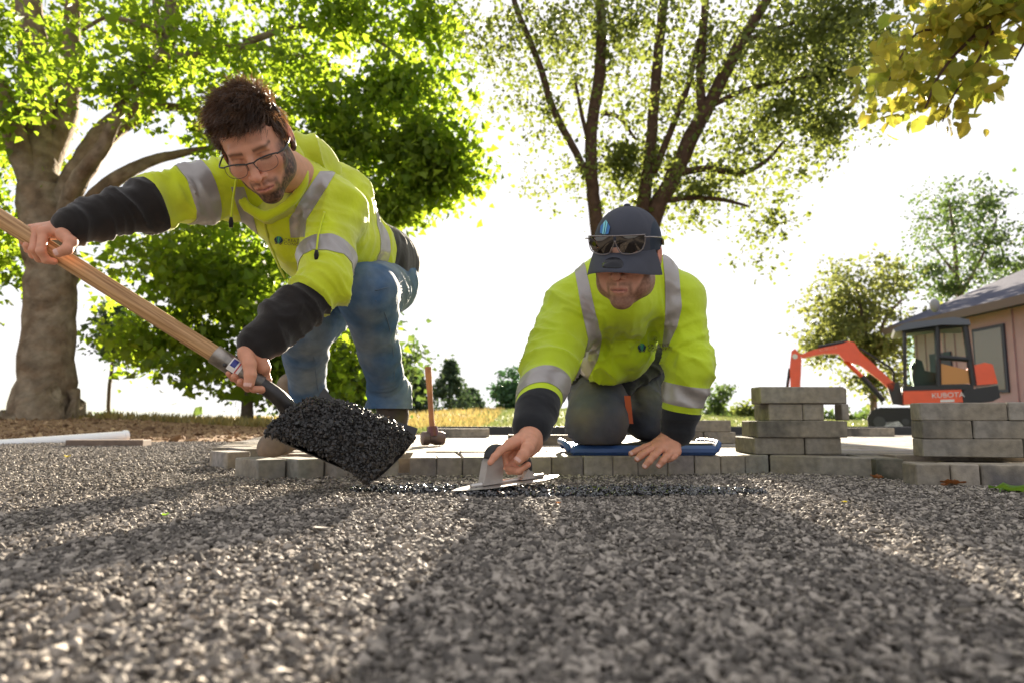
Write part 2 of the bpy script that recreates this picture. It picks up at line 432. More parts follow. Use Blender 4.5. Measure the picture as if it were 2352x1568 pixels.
def paver_at(a, b, depth, name='paver', z=0.0, h=PZ, parent=pave, tone=None, gap=.0022):
    """a plank whose front lower edge runs from a to b"""
    a = np.array(a, float); b = np.array(b, float); e = b - a; e[2] = 0; L_ = np.linalg.norm(e); th = math.atan2(e[1], e[0])
    cc = (a + b) / 2 + A(-math.sin(th), math.cos(th), 0) * depth / 2
    V, F = box((cc[0], cc[1], z + h / 2), (L_ - gap, depth - gap, h), th, .0028, jit=.0004)
    t = RNG.uniform(.20, .33) if tone is None else tone * 1.22; col = t * A(1.0, .91, .80) + RNG.normal(0, .006, 3)
    return mk(name, V, F, pav_m, parent, cols=np.tile(col, (len(V), 1)))
def paver_c(c0, rz, w, d, name='paver', z=0.0, h=PZ, parent=pave, tone=None):
    V, F = box((c0[0], c0[1], z + h / 2), (w, d, h), rz, .0028, jit=.0004)
    t = RNG.uniform(.20, .33) if tone is None else tone * 1.22; col = t * A(1.0, .91, .80) + RNG.normal(0, .006, 3)
    return mk(name, V, F, pav_m, parent, cols=np.tile(col, (len(V), 1)))
# saw-tooth pavers at the left end, set at 45 degrees
for (px, py, dd, t) in ((521, 1078, .18, .2), (592, 1105, .18, .24), (683, 1104, .18, .19), (772, 1103, .18, .22), (862, 1101, .18, .18), (560, 1066, .18, .2), (640, 1062, .17, .22)):
    cnr = G(px, py); r_ = R(43)
    u = A(math.cos(r_), math.sin(r_), 0); v = A(-math.sin(r_), math.cos(r_), 0)
    paver_c(cnr + u * .043 + v * dd / 2, r_, .084, dd - .004, tone=t)
bl = [940, 1003, 1062, 1128, 1200, 1268, 1341, 1408, 1466, 1535, 1597, 1657, 1713, 1768]
for i in range(len(bl) - 1):
    a = G(bl[i], 1097 - 9 * (bl[i] - 940) / 828); b = G(bl[i + 1], 1097 - 9 * (bl[i + 1] - 940) / 828)
    j = RNG.uniform(-.004, .004); a[1] += j; b[1] += j + RNG.uniform(-.003, .003)
    tn = [.13, .2, .17, .2, .2, .19, .25, .23, .26, .24, .18, .14, .20][i]
    paver_at(a, b, .31, tone=tn)
paver_at(G(1768, 1088), G(2010, 1099), .09, tone=.23)
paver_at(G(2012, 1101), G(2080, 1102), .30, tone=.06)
for a, b, t in (((2106, 1119), (2186, 1120), .2), ((2188, 1120), (2256, 1121), .21), ((2258, 1121), (2420, 1123), .085), ((2422, 1123), (2560, 1124), .2), ((2562, 1124), (2720, 1125), .17)):
    paver_at(G(*a), G(*b), .09, tone=t)
# field of planks behind the front row; nearest rows one by one, the rest as one part
rest = MB(); rcol = []
y = 2.30; r_i = 0
while y < 5.15:
    x = -0.93 - .15 * (r_i % 2) - .12 * RNG.random() - max(0, (y - 2.6) * .28)
    while x < 4.9 + .2:
        w_ = .33
        fy = max(front_y(x), front_y(x + w_), front_y(x + w_ / 2))
        lim = fy + (.10 if x > 1.02 else .31 if x > -.33 else .24)
        if .72 < x + .1 < 1.0: lim = fy + .10
        if y > lim and x < .75 * y + 1.0:
            if y < 3.02 and x < .75 * y + .5: paver_c((x + w_ / 2, y + .044), RNG.normal(0, .004), w_ - .0025, .0865)
            else:
                V, F = box((x + w_ / 2, y + .044, PZ / 2), (w_ - .003, .0865, PZ), 0, .003, jit=.0004); rest.add(V, F)
                rcol.append(np.tile(RNG.uniform(.20, .32) * A(1, .92, .82), (len(V), 1)))
        x += w_
    y += .089; r_i += 1
tag(rest.build('paver', pav_m, pave, cols=np.vstack(rcol)), kind='stuff')
# ---------------- dark edging strip and trim beyond the patio
edm = mat('black_plastic', (.02, .02, .022), rough=.55)
V, F = box((P(1800, 1000, 5.3)[0], 5.34, .075), (5.5, .05, .1), 0, .008)
tag(mk('edging_strip', V, F, edm), 'long black plastic edging strip along the back of the paving', 'edging')

# ---------------- stacks of loose planks
def stack_block(parent_label, c0, rz, w, d, z, t, cat='paver', group=None):
    V, F = box((0, 0, .028), (w, d, .056), rz, .003, jit=.0005)
    base = A(c0[0], c0[1], z); col = 1.2 * t * A(1.02, .92, .78)
    o = mk('loose_paver', V + base, F, pav_m, base=base, cols=np.tile(col, (len(V), 1)))
    return tag(o, parent_label, cat, group)
H_ = .0565
s0 = P(1836, 1046, 2.30); X0, Y0 = s0[0], 2.40
G1 = 'loose pavers piled beside the kneeling man'
def sx(px, Y): return P(px, 1000, Y)[0]
zb = PZ + .001
def sb(l, pxa, pxb, Y, d, lev, t, g, rz=0):
    if g.startswith('loose pavers piled by'): rz = -.19; Yo = Y - math.tan(.19) * (pxb - 2117) * Y / FW * -0; Yb = Y - (pxb - 2110) * Y / FW * math.tan(.19); Ya = Y - (pxa - 2110) * Y / FW * math.tan(.19)
    else: Ya = Yb = Y
    a = A(sx(pxa, Ya), Ya, 0); b = A(sx(pxb, Yb), Yb, 0); rz = math.atan2(b[1] - a[1], b[0] - a[0]); m_ = (a + b) / 2 + A(-math.sin(rz), math.cos(rz), 0) * d / 2
    return stack_block(l, (m_[0], m_[1]), rz, np.linalg.norm(b - a), d, zb + lev * H_, t, 'paver', g)
sb('long grey paver topmost on the taller pile, under the raised orange arm', 1750, 1946, 2.30, .09, 3, .2, G1)
sb('long grey paver hidden behind the topmost one on the taller pile', 1752, 1950, 2.396, .09, 3, .19, G1)
sb('square-ended paver left of the slit in the third course of the taller pile', 1768, 1846, 2.31, .14, 2, .21, G1)
sb('square-ended paver just left of the see-through gap in the taller pile', 1848, 1896, 2.31, .14, 2, .22, G1)
sb('pale paver right of the see-through gap in the taller pile', 1937, 1954, 2.35, .055, 2, .24, G1)
sb('darkest long paver in the second course of the taller pile', 1740, 1948, 2.30, .085, 1, .105, G1)
sb('long paver behind the darkest one in the taller pile', 1724, 1930, 2.39, .09, 1, .2, G1)
sb('left bottom paver of the taller pile standing on the paving', 1732, 1846, 2.31, .2, 0, .22, G1)
sb('right bottom paver of the taller pile standing on the paving', 1850, 1932, 2.31, .2, 0, .2, G1)
G2 = 'loose pavers piled by the cut-off right edge'
sb('long grey paver on top of the lower right-hand pile, below the digger cab', 2117, 2318, 2.17, .09, 2, .2, G2)
sb('top paver at the far right end of the lower pile', 2320, 2520, 2.17, .09, 2, .23, G2)
sb('long paver behind the top course of the lower pile', 2140, 2480, 2.275, .09, 2, .2, G2)
sb('dark mottled paver in the middle course of the lower pile', 2119, 2234, 2.17, .10, 1, .15, G2)
sb('lighter paver right of the vertical joint in the middle course of the lower pile', 2237, 2420, 2.17, .10, 1, .21, G2)
sb('long bottom paver of the lower pile on the paving', 2117, 2348, 2.17, .09, 0, .18, G2)
sb('bottom paver at the far right end of the lower pile', 2351, 2540, 2.17, .09, 0, .16, G2)
sb('bottom paver behind the long one in the lower pile', 2140, 2500, 2.275, .09, 0, .18, G2)
G3 = 'small pile of pavers behind the kneeling man'
def sb3(l, pxa, pxb, Y, d, lev, t): 
    xa, xb = sx(pxa, Y), sx(pxb, Y); return stack_block(l, ((xa + xb) / 2, Y + d / 2), 0, xb - xa, d, zb + lev * H_, t, 'paver', G3)
sb3('upper paver of the small far pile behind the kneeling man', 1590, 1680, 3.35, .1, 1, .17)
sb3('lower paver on the right of the small far pile behind the kneeling man', 1618, 1690, 3.35, .2, 0, .12)
sb3('lower paver at the left of the small far pile behind the kneeling man', 1540, 1616, 3.35, .2, 0, .2)
stack_block('lone paver lying far back on the paving near the sledgehammer', (sx(1062, 4.6), 4.6), .05, .36, .12, zb, .1, 'paver')
stack_block('dark flat paver lying behind the trowel hand', (sx(1290, 3.2), 3.2), 0, .5, .1, zb - .01, .09, 'paver')
stack_block('small dark paver lying at the far right of the paving', (sx(1990, 4.9), 4.9), 0, .35, .1, zb, .07, 'paver')

# ------------------------------------------------------------ stones (instanced points)
def hull_stone(seed, flat=.42):
    import bmesh
    r = np.random.default_rng(seed); p = r.normal(0, 1, (11, 3)); p /= np.linalg.norm(p, axis=1)[:, None]; p *= A(1, .72, flat) * r.uniform(.75, 1.05, (11, 1))
    bm = bmesh.new(); [bm.verts.new(q) for q in p]; bmesh.ops.convex_hull(bm, input=bm.verts[:])
    bmesh.ops.delete(bm, geom=[v for v in bm.verts if not v.link_faces], context='VERTS')
    me = bpy.data.meshes.new('stone'); bm.to_mesh(me); bm.free(); return me
def scatter(name, P3, rot, scl, meshes, m, label, cat):
    src = bpy.data.collections.new(name + '_kinds')
    for k, me in enumerate(meshes):
        me.materials.append(m); o = bpy.data.objects.new(name + '_kind', me); src.objects.link(o)
    me = bpy.data.meshes.new(name); me.vertices.add(len(P3)); me.vertices.foreach_set('co', P3.astype(np.float32).ravel())
    a = me.attributes.new('rot', 'FLOAT_VECTOR', 'POINT'); a.data.foreach_set('vector', rot.astype(np.float32).ravel())
    a = me.attributes.new('scl', 'FLOAT_VECTOR', 'POINT'); a.data.foreach_set('vector', scl.astype(np.float32).ravel())
    o = bpy.data.objects.new(name, me); COL.objects.link(o)
    ng = bpy.data.node_groups.new(name + '_nodes', 'GeometryNodeTree')
    ng.interface.new_socket('Geometry', in_out='INPUT', socket_type='NodeSocketGeometry'); ng.interface.new_socket('Geometry', in_out='OUTPUT', socket_type='NodeSocketGeometry')
    N = ng.nodes; L = ng.links; gi = N.new('NodeGroupInput'); go = N.new('NodeGroupOutput')
    ci = N.new('GeometryNodeCollectionInfo'); ci.inputs['Collection'].default_value = src; ci.inputs['Separate Children'].default_value = True; ci.inputs['Reset Children'].default_value = True
    ip = N.new('GeometryNodeInstanceOnPoints'); ip.inputs['Pick Instance'].default_value = True
    def na(t, n_):
        q = N.new('GeometryNodeInputNamedAttribute'); q.data_type = t; q.inputs['Name'].default_value = n_; return q
    r_ = na('FLOAT_VECTOR', 'rot'); s_ = na('FLOAT_VECTOR', 'scl')
    L.new(gi.outputs[0], ip.inputs['Points']); L.new(ci.outputs[0], ip.inputs['Instance'])
    L.new(r_.outputs[0], ip.inputs['Rotation']); L.new(s_.outputs[0], ip.inputs['Scale']); L.new(ip.outputs[0], go.inputs[0])
    md = o.modifiers.new('scatter', 'NODES'); md.node_group = ng
    return tag(o, label, cat, kind='stuff')
def stone_mat(name, ca, cb, cc, rough, spec=.5, coat=0):
    m = bpy.data.materials.new(name); m.use_nodes = True; nt = m.node_tree; b = nt.nodes['Principled BSDF']
    oi = nt.nodes.new('ShaderNodeObjectInfo'); rp = nt.nodes.new('ShaderNodeValToRGB'); e = rp.color_ramp.elements
    e[0].color = (*ca, 1); e[1].color = (*cc, 1); q = e.new(.5); q.color = (*cb, 1); q = e.new(.9); q.color = tuple(x * 1.15 for x in cc) + (1,)
    nt.links.new(oi.outputs['Random'], rp.inputs[0])
    tc = nt.nodes.new('ShaderNodeTexCoord'); n = nt.nodes.new('ShaderNodeTexNoise'); n.inputs['Scale'].default_value = 3; nt.links.new(tc.outputs['Object'], n.inputs[0])
    mr = nt.nodes.new('ShaderNodeMapRange'); mr.inputs[3].default_value = .75; mr.inputs[4].default_value = 1.25; nt.links.new(n.outputs[0], mr.inputs[0])
    hs = nt.nodes.new('ShaderNodeHueSaturation'); nt.links.new(mr.outputs[0], hs.inputs['Value']); nt.links.new(rp.outputs[0], hs.inputs['Color'])
    nt.links.new(hs.outputs[0], b.inputs['Base Color']); b.inputs['Roughness'].default_value = rough; b.inputs['Specular IOR Level'].default_value = spec
    b.inputs['Coat Weight'].default_value = coat; b.inputs['Coat Roughness'].default_value = .08
    MATS[name] = m; return m
def und(x, y): return .0035 * fbm(np.column_stack([x * 4, y * 4, 0 * x]), 31, 2) + .002
gr_pts = []; gr_s = []
def band(n, y0, y1, xl, xr, size, zj):
    y = RNG.uniform(y0, y1, n); x = RNG.uniform(0, 1, n); a, b = xl(y), xr(y); wgt = (b - a) / np.max(b - a); k = RNG.random(n) < wgt
    x, y, a, b = x[k], y[k], a[k], b[k]; x = a + (b - a) * x
    inside = (y > front_y(x) + .03) & (x > -.93 - .28 * np.clip(y - 2.6, 0, 9) ) & (x > G(500, 1078)[0])
    k = ~inside; x, y = x[k], y[k]
    z = und(x, y) + RNG.uniform(-zj, zj * .35, len(x)) + gh(x, y) * 1.0
    s = size * np.exp(RNG.normal(0, .28, len(x))); gr_pts.append(np.column_stack([x, y, z])); gr_s.append(s)
band(66000, .22, 1.05, lambda y: -.8 * y - .25, lambda y: .8 * y + .25, .0062, .005)
band(118000, 1.05, 2.3, lambda y: -.8 * y - .2, lambda y: .8 * y + .2, .0058, .004)
band(80000, 2.2, 5.4, lambda y: -.8 * y - .3, lambda y: -.6 + 0 * y, .0070, .005)
gp = np.vstack(gr_pts); gs = np.concatenate(gr_s); n = len(gp)
grot = np.column_stack([RNG.normal(0, .38, n), RNG.normal(0, .38, n), RNG.uniform(0, 6.28, n)])
gscl = gs[:, None] * np.column_stack([RNG.uniform(.9, 1.25, n), RNG.uniform(.8, 1.1, n), RNG.uniform(.8, 1.35, n)])
# the wet black strip laid along the patio edge takes its own stones
def wet_w(p):
    x, y = p[:, 0], p[:, 1]; yc = 1.70 + .02 * np.sin(x * 9)
    hw = .085 * np.clip(1 - np.abs((x - .12) / .52) ** 4, 0, 1)
    hw2 = .07 * np.clip(1 - np.abs((x + .27) / .14) ** 4, 0, 1)
    return np.where(np.maximum(hw, hw2) < .015, -.05, 0) + np.maximum(hw, hw2 + .0) - np.abs(y - np.where(x < -.12, 1.74, yc)) + .02 * vnoise(p * 26, 3)
ww = wet_w(gp); wet = ww > RNG.uniform(-.012, .012, n)
stones = [hull_stone(100 + k, .36 + .1 * (k % 3)) for k in range(8)]
gm = stone_mat('gravel_stone', (.080, .070, .061), (.170, .149, .126), (.36, .315, .265), .8, .3)
scatter('gravel', gp[~wet], grot[~wet], gscl[~wet], stones, gm, 'bed of small angular grey gravel stones covering the ground in front', 'gravel')
wm = stone_mat('wet_asphalt_stone', (.008, .008, .009), (.016, .016, .018), (.035, .034, .036), .16, .8, .8)
k = np.where(wet)[0]; k = np.concatenate([k, k]); wp = gp[k] + RNG.normal(0, .003, (len(k), 3)) + A(0, 0, .004); wr = grot[k] + RNG.normal(0, .25, (len(k), 3))
scatter('wet_asphalt_strip', wp, wr, gscl[k] * .95, [hull_stone(200 + q, .45) for q in range(5)], wm, 'glossy wet black asphalt crumbs spread in a strip along the pavers', 'asphalt')
# bark and clods on the soil mound
n = 5200; x = RNG.uniform(-12, -1.0, n); y = RNG.uniform(5.3, 11.5, n); kk = (y < 8.6 + 2.8 * np.exp(-((x + 7.2) / 3.6) ** 2)); x, y = x[kk], y[kk]; n = len(x)
mp = np.column_stack([x, y, gh(x, y) + .0]); 
mulm = stone_mat('soil_clod', (.11, .065, .035), (.23, .14, .075), (.36, .25, .14), .9, .2)
scatter('soil_clods', mp, np.column_stack([RNG.normal(0, .5, n), RNG.normal(0, .5, n), RNG.uniform(0, 6, n)]), np.exp(RNG.normal(math.log(.022), .45, n))[:, None] * np.ones((1, 3)) * A(1.3, .9, .8), [hull_stone(300 + q, .6) for q in range(5)], mulm, 'brown soil clods and bark strewn over the mound at the big trunk', 'soil')

# grass tufts in the field (one mass)
def tufts(n, xf, y0, y1, hgt, col_a, col_b, name, label):
    y = y0 + (y1 - y0) * RNG.random(n) ** 1.6; x = xf(y, RNG.random(n)); z = gh(x, y) - .01
    a = RNG.uniform(0, 6.28, n); h = hgt * RNG.uniform(.5, 1.2, n) * (1 + y / 25); wd = .012 * (1 + y / 9)
    dx, dy = np.cos(a) * wd, np.sin(a) * wd; lx, ly = RNG.normal(0, .3, n) * h, RNG.normal(0, .3, n) * h
    V = np.stack([np.column_stack([x - dx, y - dy, z]), np.column_stack([x + dx, y + dy, z]), np.column_stack([x + lx, y + ly, z + h])], 1).reshape(-1, 3)
    F = np.arange(3 * n).reshape(-1, 3); r_ = np.repeat(RNG.random(n), 3)
    return tag(mk(name, V, F, leaf_mat(name + '_mat', col_a, col_b, tuple(1.5 * q for q in col_a), tuple(1.5 * q for q in col_b), .3), rnd=r_), label, 'grass', kind='stuff')
tufts(30000, lambda y, u: -1.0 * y - 3 + (1.0 * y + 3 - .5) * u, 10.3, 70, .09, (.17, .15, .05), (.36, .27, .09), 'dry_grass', 'golden dry grass across the field at the left')
tufts(34000, lambda y, u: -1.5 + (y * .95 + 2) * u, 8.2, 60, .05, (.09, .13, .035), (.19, .20, .07), 'lawn_grass', 'sunlit green lawn behind the paving')
# ============================================================ TREES
bark_a = mat('maple_bark', (.17, .12, .075), rough=.9, spec=.2, noise=(6, .45, 8), cols=((.24, .19, .13), 3.5), bump=[(10, .9, .04), (40, .6, .01)])
bark_b = mat('dark_bark', (.085, .05, .035), rough=.9, spec=.2, noise=(9, .4, 8), bump=[(20, .9, .03)])
bark_c = mat('grey_bark', (.13, .10, .08), rough=.9, spec=.2, noise=(9, .35, 8), bump=[(20, .8, .02)])
def limb(mb, pts, rpx, n=9, wob=.05):
    """pts: (px, py, Y) triples with widths in picture units at that distance"""
    q = [np.append(P(*p), r * p[2] / FW) for p, r in zip(pts, rpx)]
    s = spline(q, 5); s = [a * 1.0 for a in s]
    for i, a in enumerate(s[1:-1]): a[:3] += RNG.normal(0, .05, 3) * a[3]
    V, F = tube([a[:3] for a in s], [max(.003, a[3]) for a in s], n, wob=wob); mb.add(V, F); return s
def leaves(cl, per, spread, size, shape='diamond', droop=.35, seed=0):
    """clusters -> one mesh of many single leaves"""
    r = np.random.default_rng(seed); cl = np.asarray(cl); n = len(cl) * per
    c = np.repeat(cl, per, 0); pos = c + r.normal(0, 1, (n, 3)) * A(spread, spread, spread * .6) * r.uniform(.4, 1.2, (n, 1))
    d = pos - c; d = d / (np.linalg.norm(d, axis=1)[:, None] + 1e-6) * .6 + r.normal(0, .6, (n, 3)); d[:, 2] -= droop; d /= np.linalg.norm(d, axis=1)[:, None]
    u = r.normal(0, 1, (n, 3)); s = np.cross(d, u); s /= np.linalg.norm(s, axis=1)[:, None] + 1e-9; nn = np.cross(s, d)
    L = size * np.exp(r.normal(0, .28, n))[:, None]
    if shape == 'diamond': T = [(0, 0, 0), (.42, .38, .06), (0, 1, -.05), (-.42, .38, .06)]; FT = [(0, 1, 2), (0, 2, 3)]
    elif shape == 'maple': T = [(0, 0, 0), (.5, .18, .05), (.28, .5, .0), (.0, 1, -.08), (-.28, .5, .0), (-.5, .18, .05)]; FT = [(0, 1, 2, 3), (0, 3, 4, 5)]
    else: T = [(0, 0, 0), (.34, .1, .05), (.5, .42, .08), (.34, .75, .05), (0, 1.05, -.12), (-.34, .75, .05), (-.5, .42, .08), (-.34, .1, .05), (0, .5, -.02)]; FT = [(0, 1, 2, 8), (8, 2, 3, 4), (0, 8, 6, 7), (8, 4, 5, 6)]
    V = np.stack([pos + s * L * t[0] + d * L * t[1] + nn * L * t[2] for t in T], 1).reshape(-1, 3); k = len(T)
    FF = np.concatenate([np.array(f)[None, :] + (np.arange(n) * k)[:, None] for f in FT]) if len({len(f) for f in FT}) == 1 else None
    rr = np.clip(np.repeat(r.beta(2, 2, len(cl)), per) * .6 + .4 * r.random(n), 0, 1)
    return V, FF, np.repeat(rr, k)
def crown(pxs, n, seed, hollow=1.15, deep=1.0, clump=1.0):
    """pxs: (px, py, Y, half-width px, half-height px, half-depth m, weight) blobs -> cluster centres, uneven"""
    r = np.random.default_rng(seed); W = np.array([b[6] for b in pxs], float); W /= W.sum(); out = []
    ks = r.choice(len(pxs), int(n * 2.6), p=W)
    for k in ks:
        px, py, Y, rx, ry, rd, _ = pxs[k]; c = P(px, py, Y); q = r.normal(0, 1, 3); q /= np.linalg.norm(q); q *= 1.22 * r.random() ** (1 / hollow)
        out.append(c + q * A(rx * Y / FW, rd, ry * Y / FW))
    out = np.array(out); g = fbm(out * 2.0 / clump, seed, 2) + .5 * r.random(len(out)); k = np.argsort(-g)[:n]
    return out[np.sort(k)]
def tree(name, label, mb, bark, cl, per, spread, size, shape, lm, base, seed, droop=.35, group=None, extra_leaves=None):
    t = empty(name, base, label, 'tree', group)
    mb.build('trunk', bark, t, sm=True)
    V, F, r = leaves(cl, per, spread, size, shape, droop, seed)
    mk('crown', V, F, lm, t, rnd=r)
    return t
maple_m = leaf_mat('maple_leaf', (.055, .10, .014), (.13, .18, .024), (.18, .32, .014), (.40, .50, .035), .6)
loc_m = leaf_mat('locust_leaf', (.04, .06, .018), (.10, .11, .030), (.14, .19, .035), (.30, .34, .06), .45)
fir_m = leaf_mat('fir_needle', (.02, .045, .025), (.05, .08, .04), (.05, .10, .04), (.12, .18, .06), .3)
dk_m = leaf_mat('far_leaf', (.03, .06, .025), (.07, .09, .03), (.08, .16, .04), (.2, .28, .05), .35)
yel_m = leaf_mat('yellowing_leaf', (.09, .14, .025), (.20, .17, .03), (.30, .44, .05), (.66, .50, .07), .6)

# ---- big maple at the left
m = MB(); Y = 10.5
limb(m, [(95, 990, Y), (100, 962, Y), (106, 900, Y), (112, 760, Y), (118, 620, Y), (112, 520, Y), (100, 430, Y)], [128, 84, 62, 54, 54, 56, 54], 16, .03)
for k, a in enumerate([]):
    b0 = P(100, 890, Y); m.add(*tube(spline([b0, b0 + A(math.cos(a) * .32, math.sin(a) * .32, -.12), b0 + A(math.cos(a) * .62, math.sin(a) * .62, -.26)], 4), [.30, .28, .26, .24, .22, .2, .17, .14, .10], 8))
limb(m, [(100, 450, Y), (85, 330, Y), (82, 180, Y), (70, 60, Y), (60, -60, Y)], [46, 38, 34, 30, 26])
limb(m, [(95, 470, Y), (40, 330, Y - .3), (8, 220, Y - .6), (-50, 120, Y - 1)], [30, 26, 20, 16])
limb(m, [(125, 520, Y), (180, 400, Y), (250, 300, Y), (330, 240, Y), (372, 130, Y), (392, 50, Y), (400, -60, Y)], [34, 30, 28, 25, 22, 18, 15])
limb(m, [(140, 520, Y), (175, 420, Y - .5), (240, 330, Y - .8), (300, 200, Y - .8), (372, 120, Y - .8)], [22, 19, 16, 13, 9])
limb(m, [(150, 560, Y), (210, 465, Y), (280, 405, Y), (350, 370, Y + .2), (430, 350, Y + .4), (520, 335, Y + .5)], [24, 20, 17, 13, 9, 5])
limb(m, [(90, 420, Y), (150, 260, Y + .3), (160, 120, Y + .4), (170, -40, Y + .4)], [30, 26, 20, 16])
limb(m, [(330, 240, Y), (420, 250, Y + .2), (520, 260, Y + .2)], [12, 9, 5])
limb(m, [(370, 140, Y), (470, 120, Y), (600, 110, Y), (760, 150, Y)], [14, 11, 8, 4])
limb(m, [(385, 80, Y), (330, 60, Y - .4), (250, 40, Y - .6), (190, 70, Y - .8)], [9, 7, 5, 4])
limb(m, [(372, 100, Y), (360, 40, Y), (352, -50, Y)], [10, 8, 7])
limb(m, [(560, 100, Y), (700, 60, Y), (860, 90, Y), (980, 200, Y)], [9, 7, 5, 3])
blobs = [(90, 80, Y + 1.2, 260, 200, 1.10, 3.2), (330, 60, Y + 1.2, 260, 170, 1.10, 3.4), (110, 60, Y - .9, 240, 120, .6, 2.0), (330, 150, Y - .7, 180, 130, .6, 1.6), (30, 250, Y - .8, 110, 140, .5, 1.0), (1060, 400, Y, 60, 30, .5, .5), (960, 560, Y, 36, 26, .4, .3), (1000, 250, Y, 80, 60, .8, 1.0), (560, 60, Y, 250, 150, 1.43, 5), (800, 60, Y, 190, 130, 1.32, 4), (900, 210, Y, 140, 130, 1.10, 3),
         (700, 220, Y, 190, 120, 1.21, 4), (960, 340, Y, 120, 90, 0.99, 2.6), (1010, 400, Y, 90, 60, 0.77, 1.6), (880, 440, Y, 110, 80, 0.94, 2), (60, 330, Y + .6, 130, 100, 0.66, .8), (410, 250, Y + 1, 160, 90, 0.72, 1.2), (930, 500, Y, 60, 45, 0.55, .8),
         (-60, 500, Y, 120, 200, 1.10, 2.4), (250, 180, Y - 1, 160, 100, 0.77, .6), (980, 60, Y, 70, 90, 0.83, 1.0), (170, 250, Y - 1.3, 90, 70, 0.44, .45), (20, 620, Y + .5, 50, 60, 0.44, .4), (800, 330, Y, 180, 100, 0.99, 2.4),
         (560, 300, Y, 150, 90, 0.88, 1.6),
         (150, -350, Y, 420, 260, 1.87, 6), (650, -260, Y, 380, 200, 1.76, 5)]  # upper crown out of view, added to block the overhead sky
cl = crown(blobs, 1250, 5)
tree('maple_tree', 'massive maple at the left with a thick pale trunk and bright green leaves', m, bark_a, cl, 26, .25, .108, 'maple', maple_m, (-7.2, 10.5, .15), 1)

# ---- second maple behind (crown behind the shoveller, thin trunk at its foot)
m = MB(); Y = 13.5
limb(m, [(567, 1000, Y), (567, 985, Y), (566, 955, Y), (568, 900, Y), (566, 800, Y), (575, 700, Y), (590, 560, Y)], [40, 26, 15, 13, 12, 10, 6])
limb(m, [(567, 860, Y), (500, 800, Y), (420, 700, Y), (360, 640, Y)], [8, 7, 5, 3]); limb(m, [(567, 840, Y), (650, 760, Y), (720, 660, Y)], [8, 6, 3])
limb(m, [(570, 720, Y), (500, 640, Y), (470, 560, Y)], [6, 5, 3])
blobs = [(420, 620, Y, 150, 120, 2.2, 3.6), (560, 620, Y, 190, 140, 2.4, 4.4), (700, 780, Y, 110, 130, 2.0, 2.6), (480, 780, Y, 130, 90, 2.0, 2.8), (560, 840, Y, 150, 60, 1.8, 2.4), (360, 800, Y, 80, 60, 1.4, .9), (640, 500, Y, 200, 110, 2.2, 3),
         (260, 660, Y, 60, 60, 1, .4), (790, 880, Y, 90, 60, 1.6, 1.6), (840, 800, Y, 80, 100, 1.6, 1.3)]
cl = crown(blobs, 600, 9)
tree('maple_tree', 'smaller maple with a thin trunk, its crown behind the man with the shovel', m, bark_c, cl, 26, .28, .135, 'maple', maple_m, P(567, 985, Y), 2)
m = MB(); Y = 16
limb(m, [(655, 995, Y), (655, 940, Y), (660, 850, Y), (665, 760, Y)], [16, 11, 9, 6])
cl = crown([(690, 840, Y, 130, 110, 2, 3), (860, 860, Y, 90, 110, 1.8, 2.4), (640, 760, Y, 120, 80, 2, 1.6)], 330, 12)
tree('maple_tree', 'dull green tree seen between the legs of the man with the shovel', m, bark_c, cl, 26, .33, .14, 'diamond', dk_m, P(655, 990, Y), 3)
m = MB(); Y = 15
limb(m, [(250, 975, Y), (250, 900, Y), (262, 800, Y), (268, 700, Y)], [4, 4, 4, 3])
cl = np.array([P(268 + q * RNG.normal(0, 1) + 10, 690 + q * 3.4, Y + RNG.normal(0, .5)) for q in RNG.uniform(4, 36, 200)])
tree('spruce_tree', 'drooping blue-green spruce between the two maples', m, bark_c, cl, 24, .18, .10, 'diamond', fir_m, P(250, 975, Y), 4, 1.2)

# ---- many-stemmed tree in the middle
m = MB(); Y = 13.0
limb(m, [(1440, 990, Y), (1445, 900, Y), (1450, 760, Y), (1452, 640, Y)], [44, 34, 32, 34])
limb(m, [(1440, 700, Y), (1385, 580, Y), (1366, 480, Y), (1358, 400, Y), (1358, 300, Y), (1375, 190, Y), (1382, 80, Y), (1375, -50, Y)], [22, 18, 16, 15, 14, 14, 13, 11])
limb(m, [(1360, 425, Y), (1322, 350, Y), (1270, 250, Y), (1235, 140, Y), (1190, 30, Y), (1165, -60, Y)], [11, 9, 9, 8, 7, 6])
limb(m, [(1450, 640, Y), (1475, 480, Y), (1492, 360, Y), (1500, 250, Y), (1512, 120, Y), (1525, 0, Y), (1530, -60, Y)], [20, 17, 14, 13, 12, 11, 10])
limb(m, [(1460, 660, Y), (1500, 500, Y), (1540, 420, Y), (1590, 310, Y), (1625, 250, Y), (1690, 120, Y), (1750, 20, Y), (1790, -50, Y)], [26, 22, 20, 19, 16, 14, 12, 10])
limb(m, [(1500, 400, Y), (1545, 290, Y), (1580, 200, Y), (1605, 90, Y)], [9, 8, 7, 5])
limb(m, [(1610, 270, Y), (1610, 150, Y), (1620, 0, Y), (1625, -50, Y)], [12, 11, 9, 8])
limb(m, [(1550, 400, Y), (1620, 388, Y), (1700, 398, Y), (1760, 370, Y), (1800, 325, Y)], [9, 8, 7, 5, 3])
limb(m, [(1520, 462, Y), (1590, 455, Y), (1660, 460, Y), (1720, 475, Y)], [8, 6, 5, 3])
limb(m, [(1640, 240, Y), (1720, 205, Y), (1850, 180, Y), (1960, 170, Y)], [7, 6, 5, 3])
limb(m, [(1360, 350, Y), (1340, 280, Y), (1320, 180, Y)], [6, 5, 3]); limb(m, [(1380, 260, Y), (1420, 270, Y), (1460, 320, Y)], [6, 5, 3])
limb(m, [(1700, 100, Y), (1800, 60, Y), (1900, 40, Y)], [7, 5, 4])
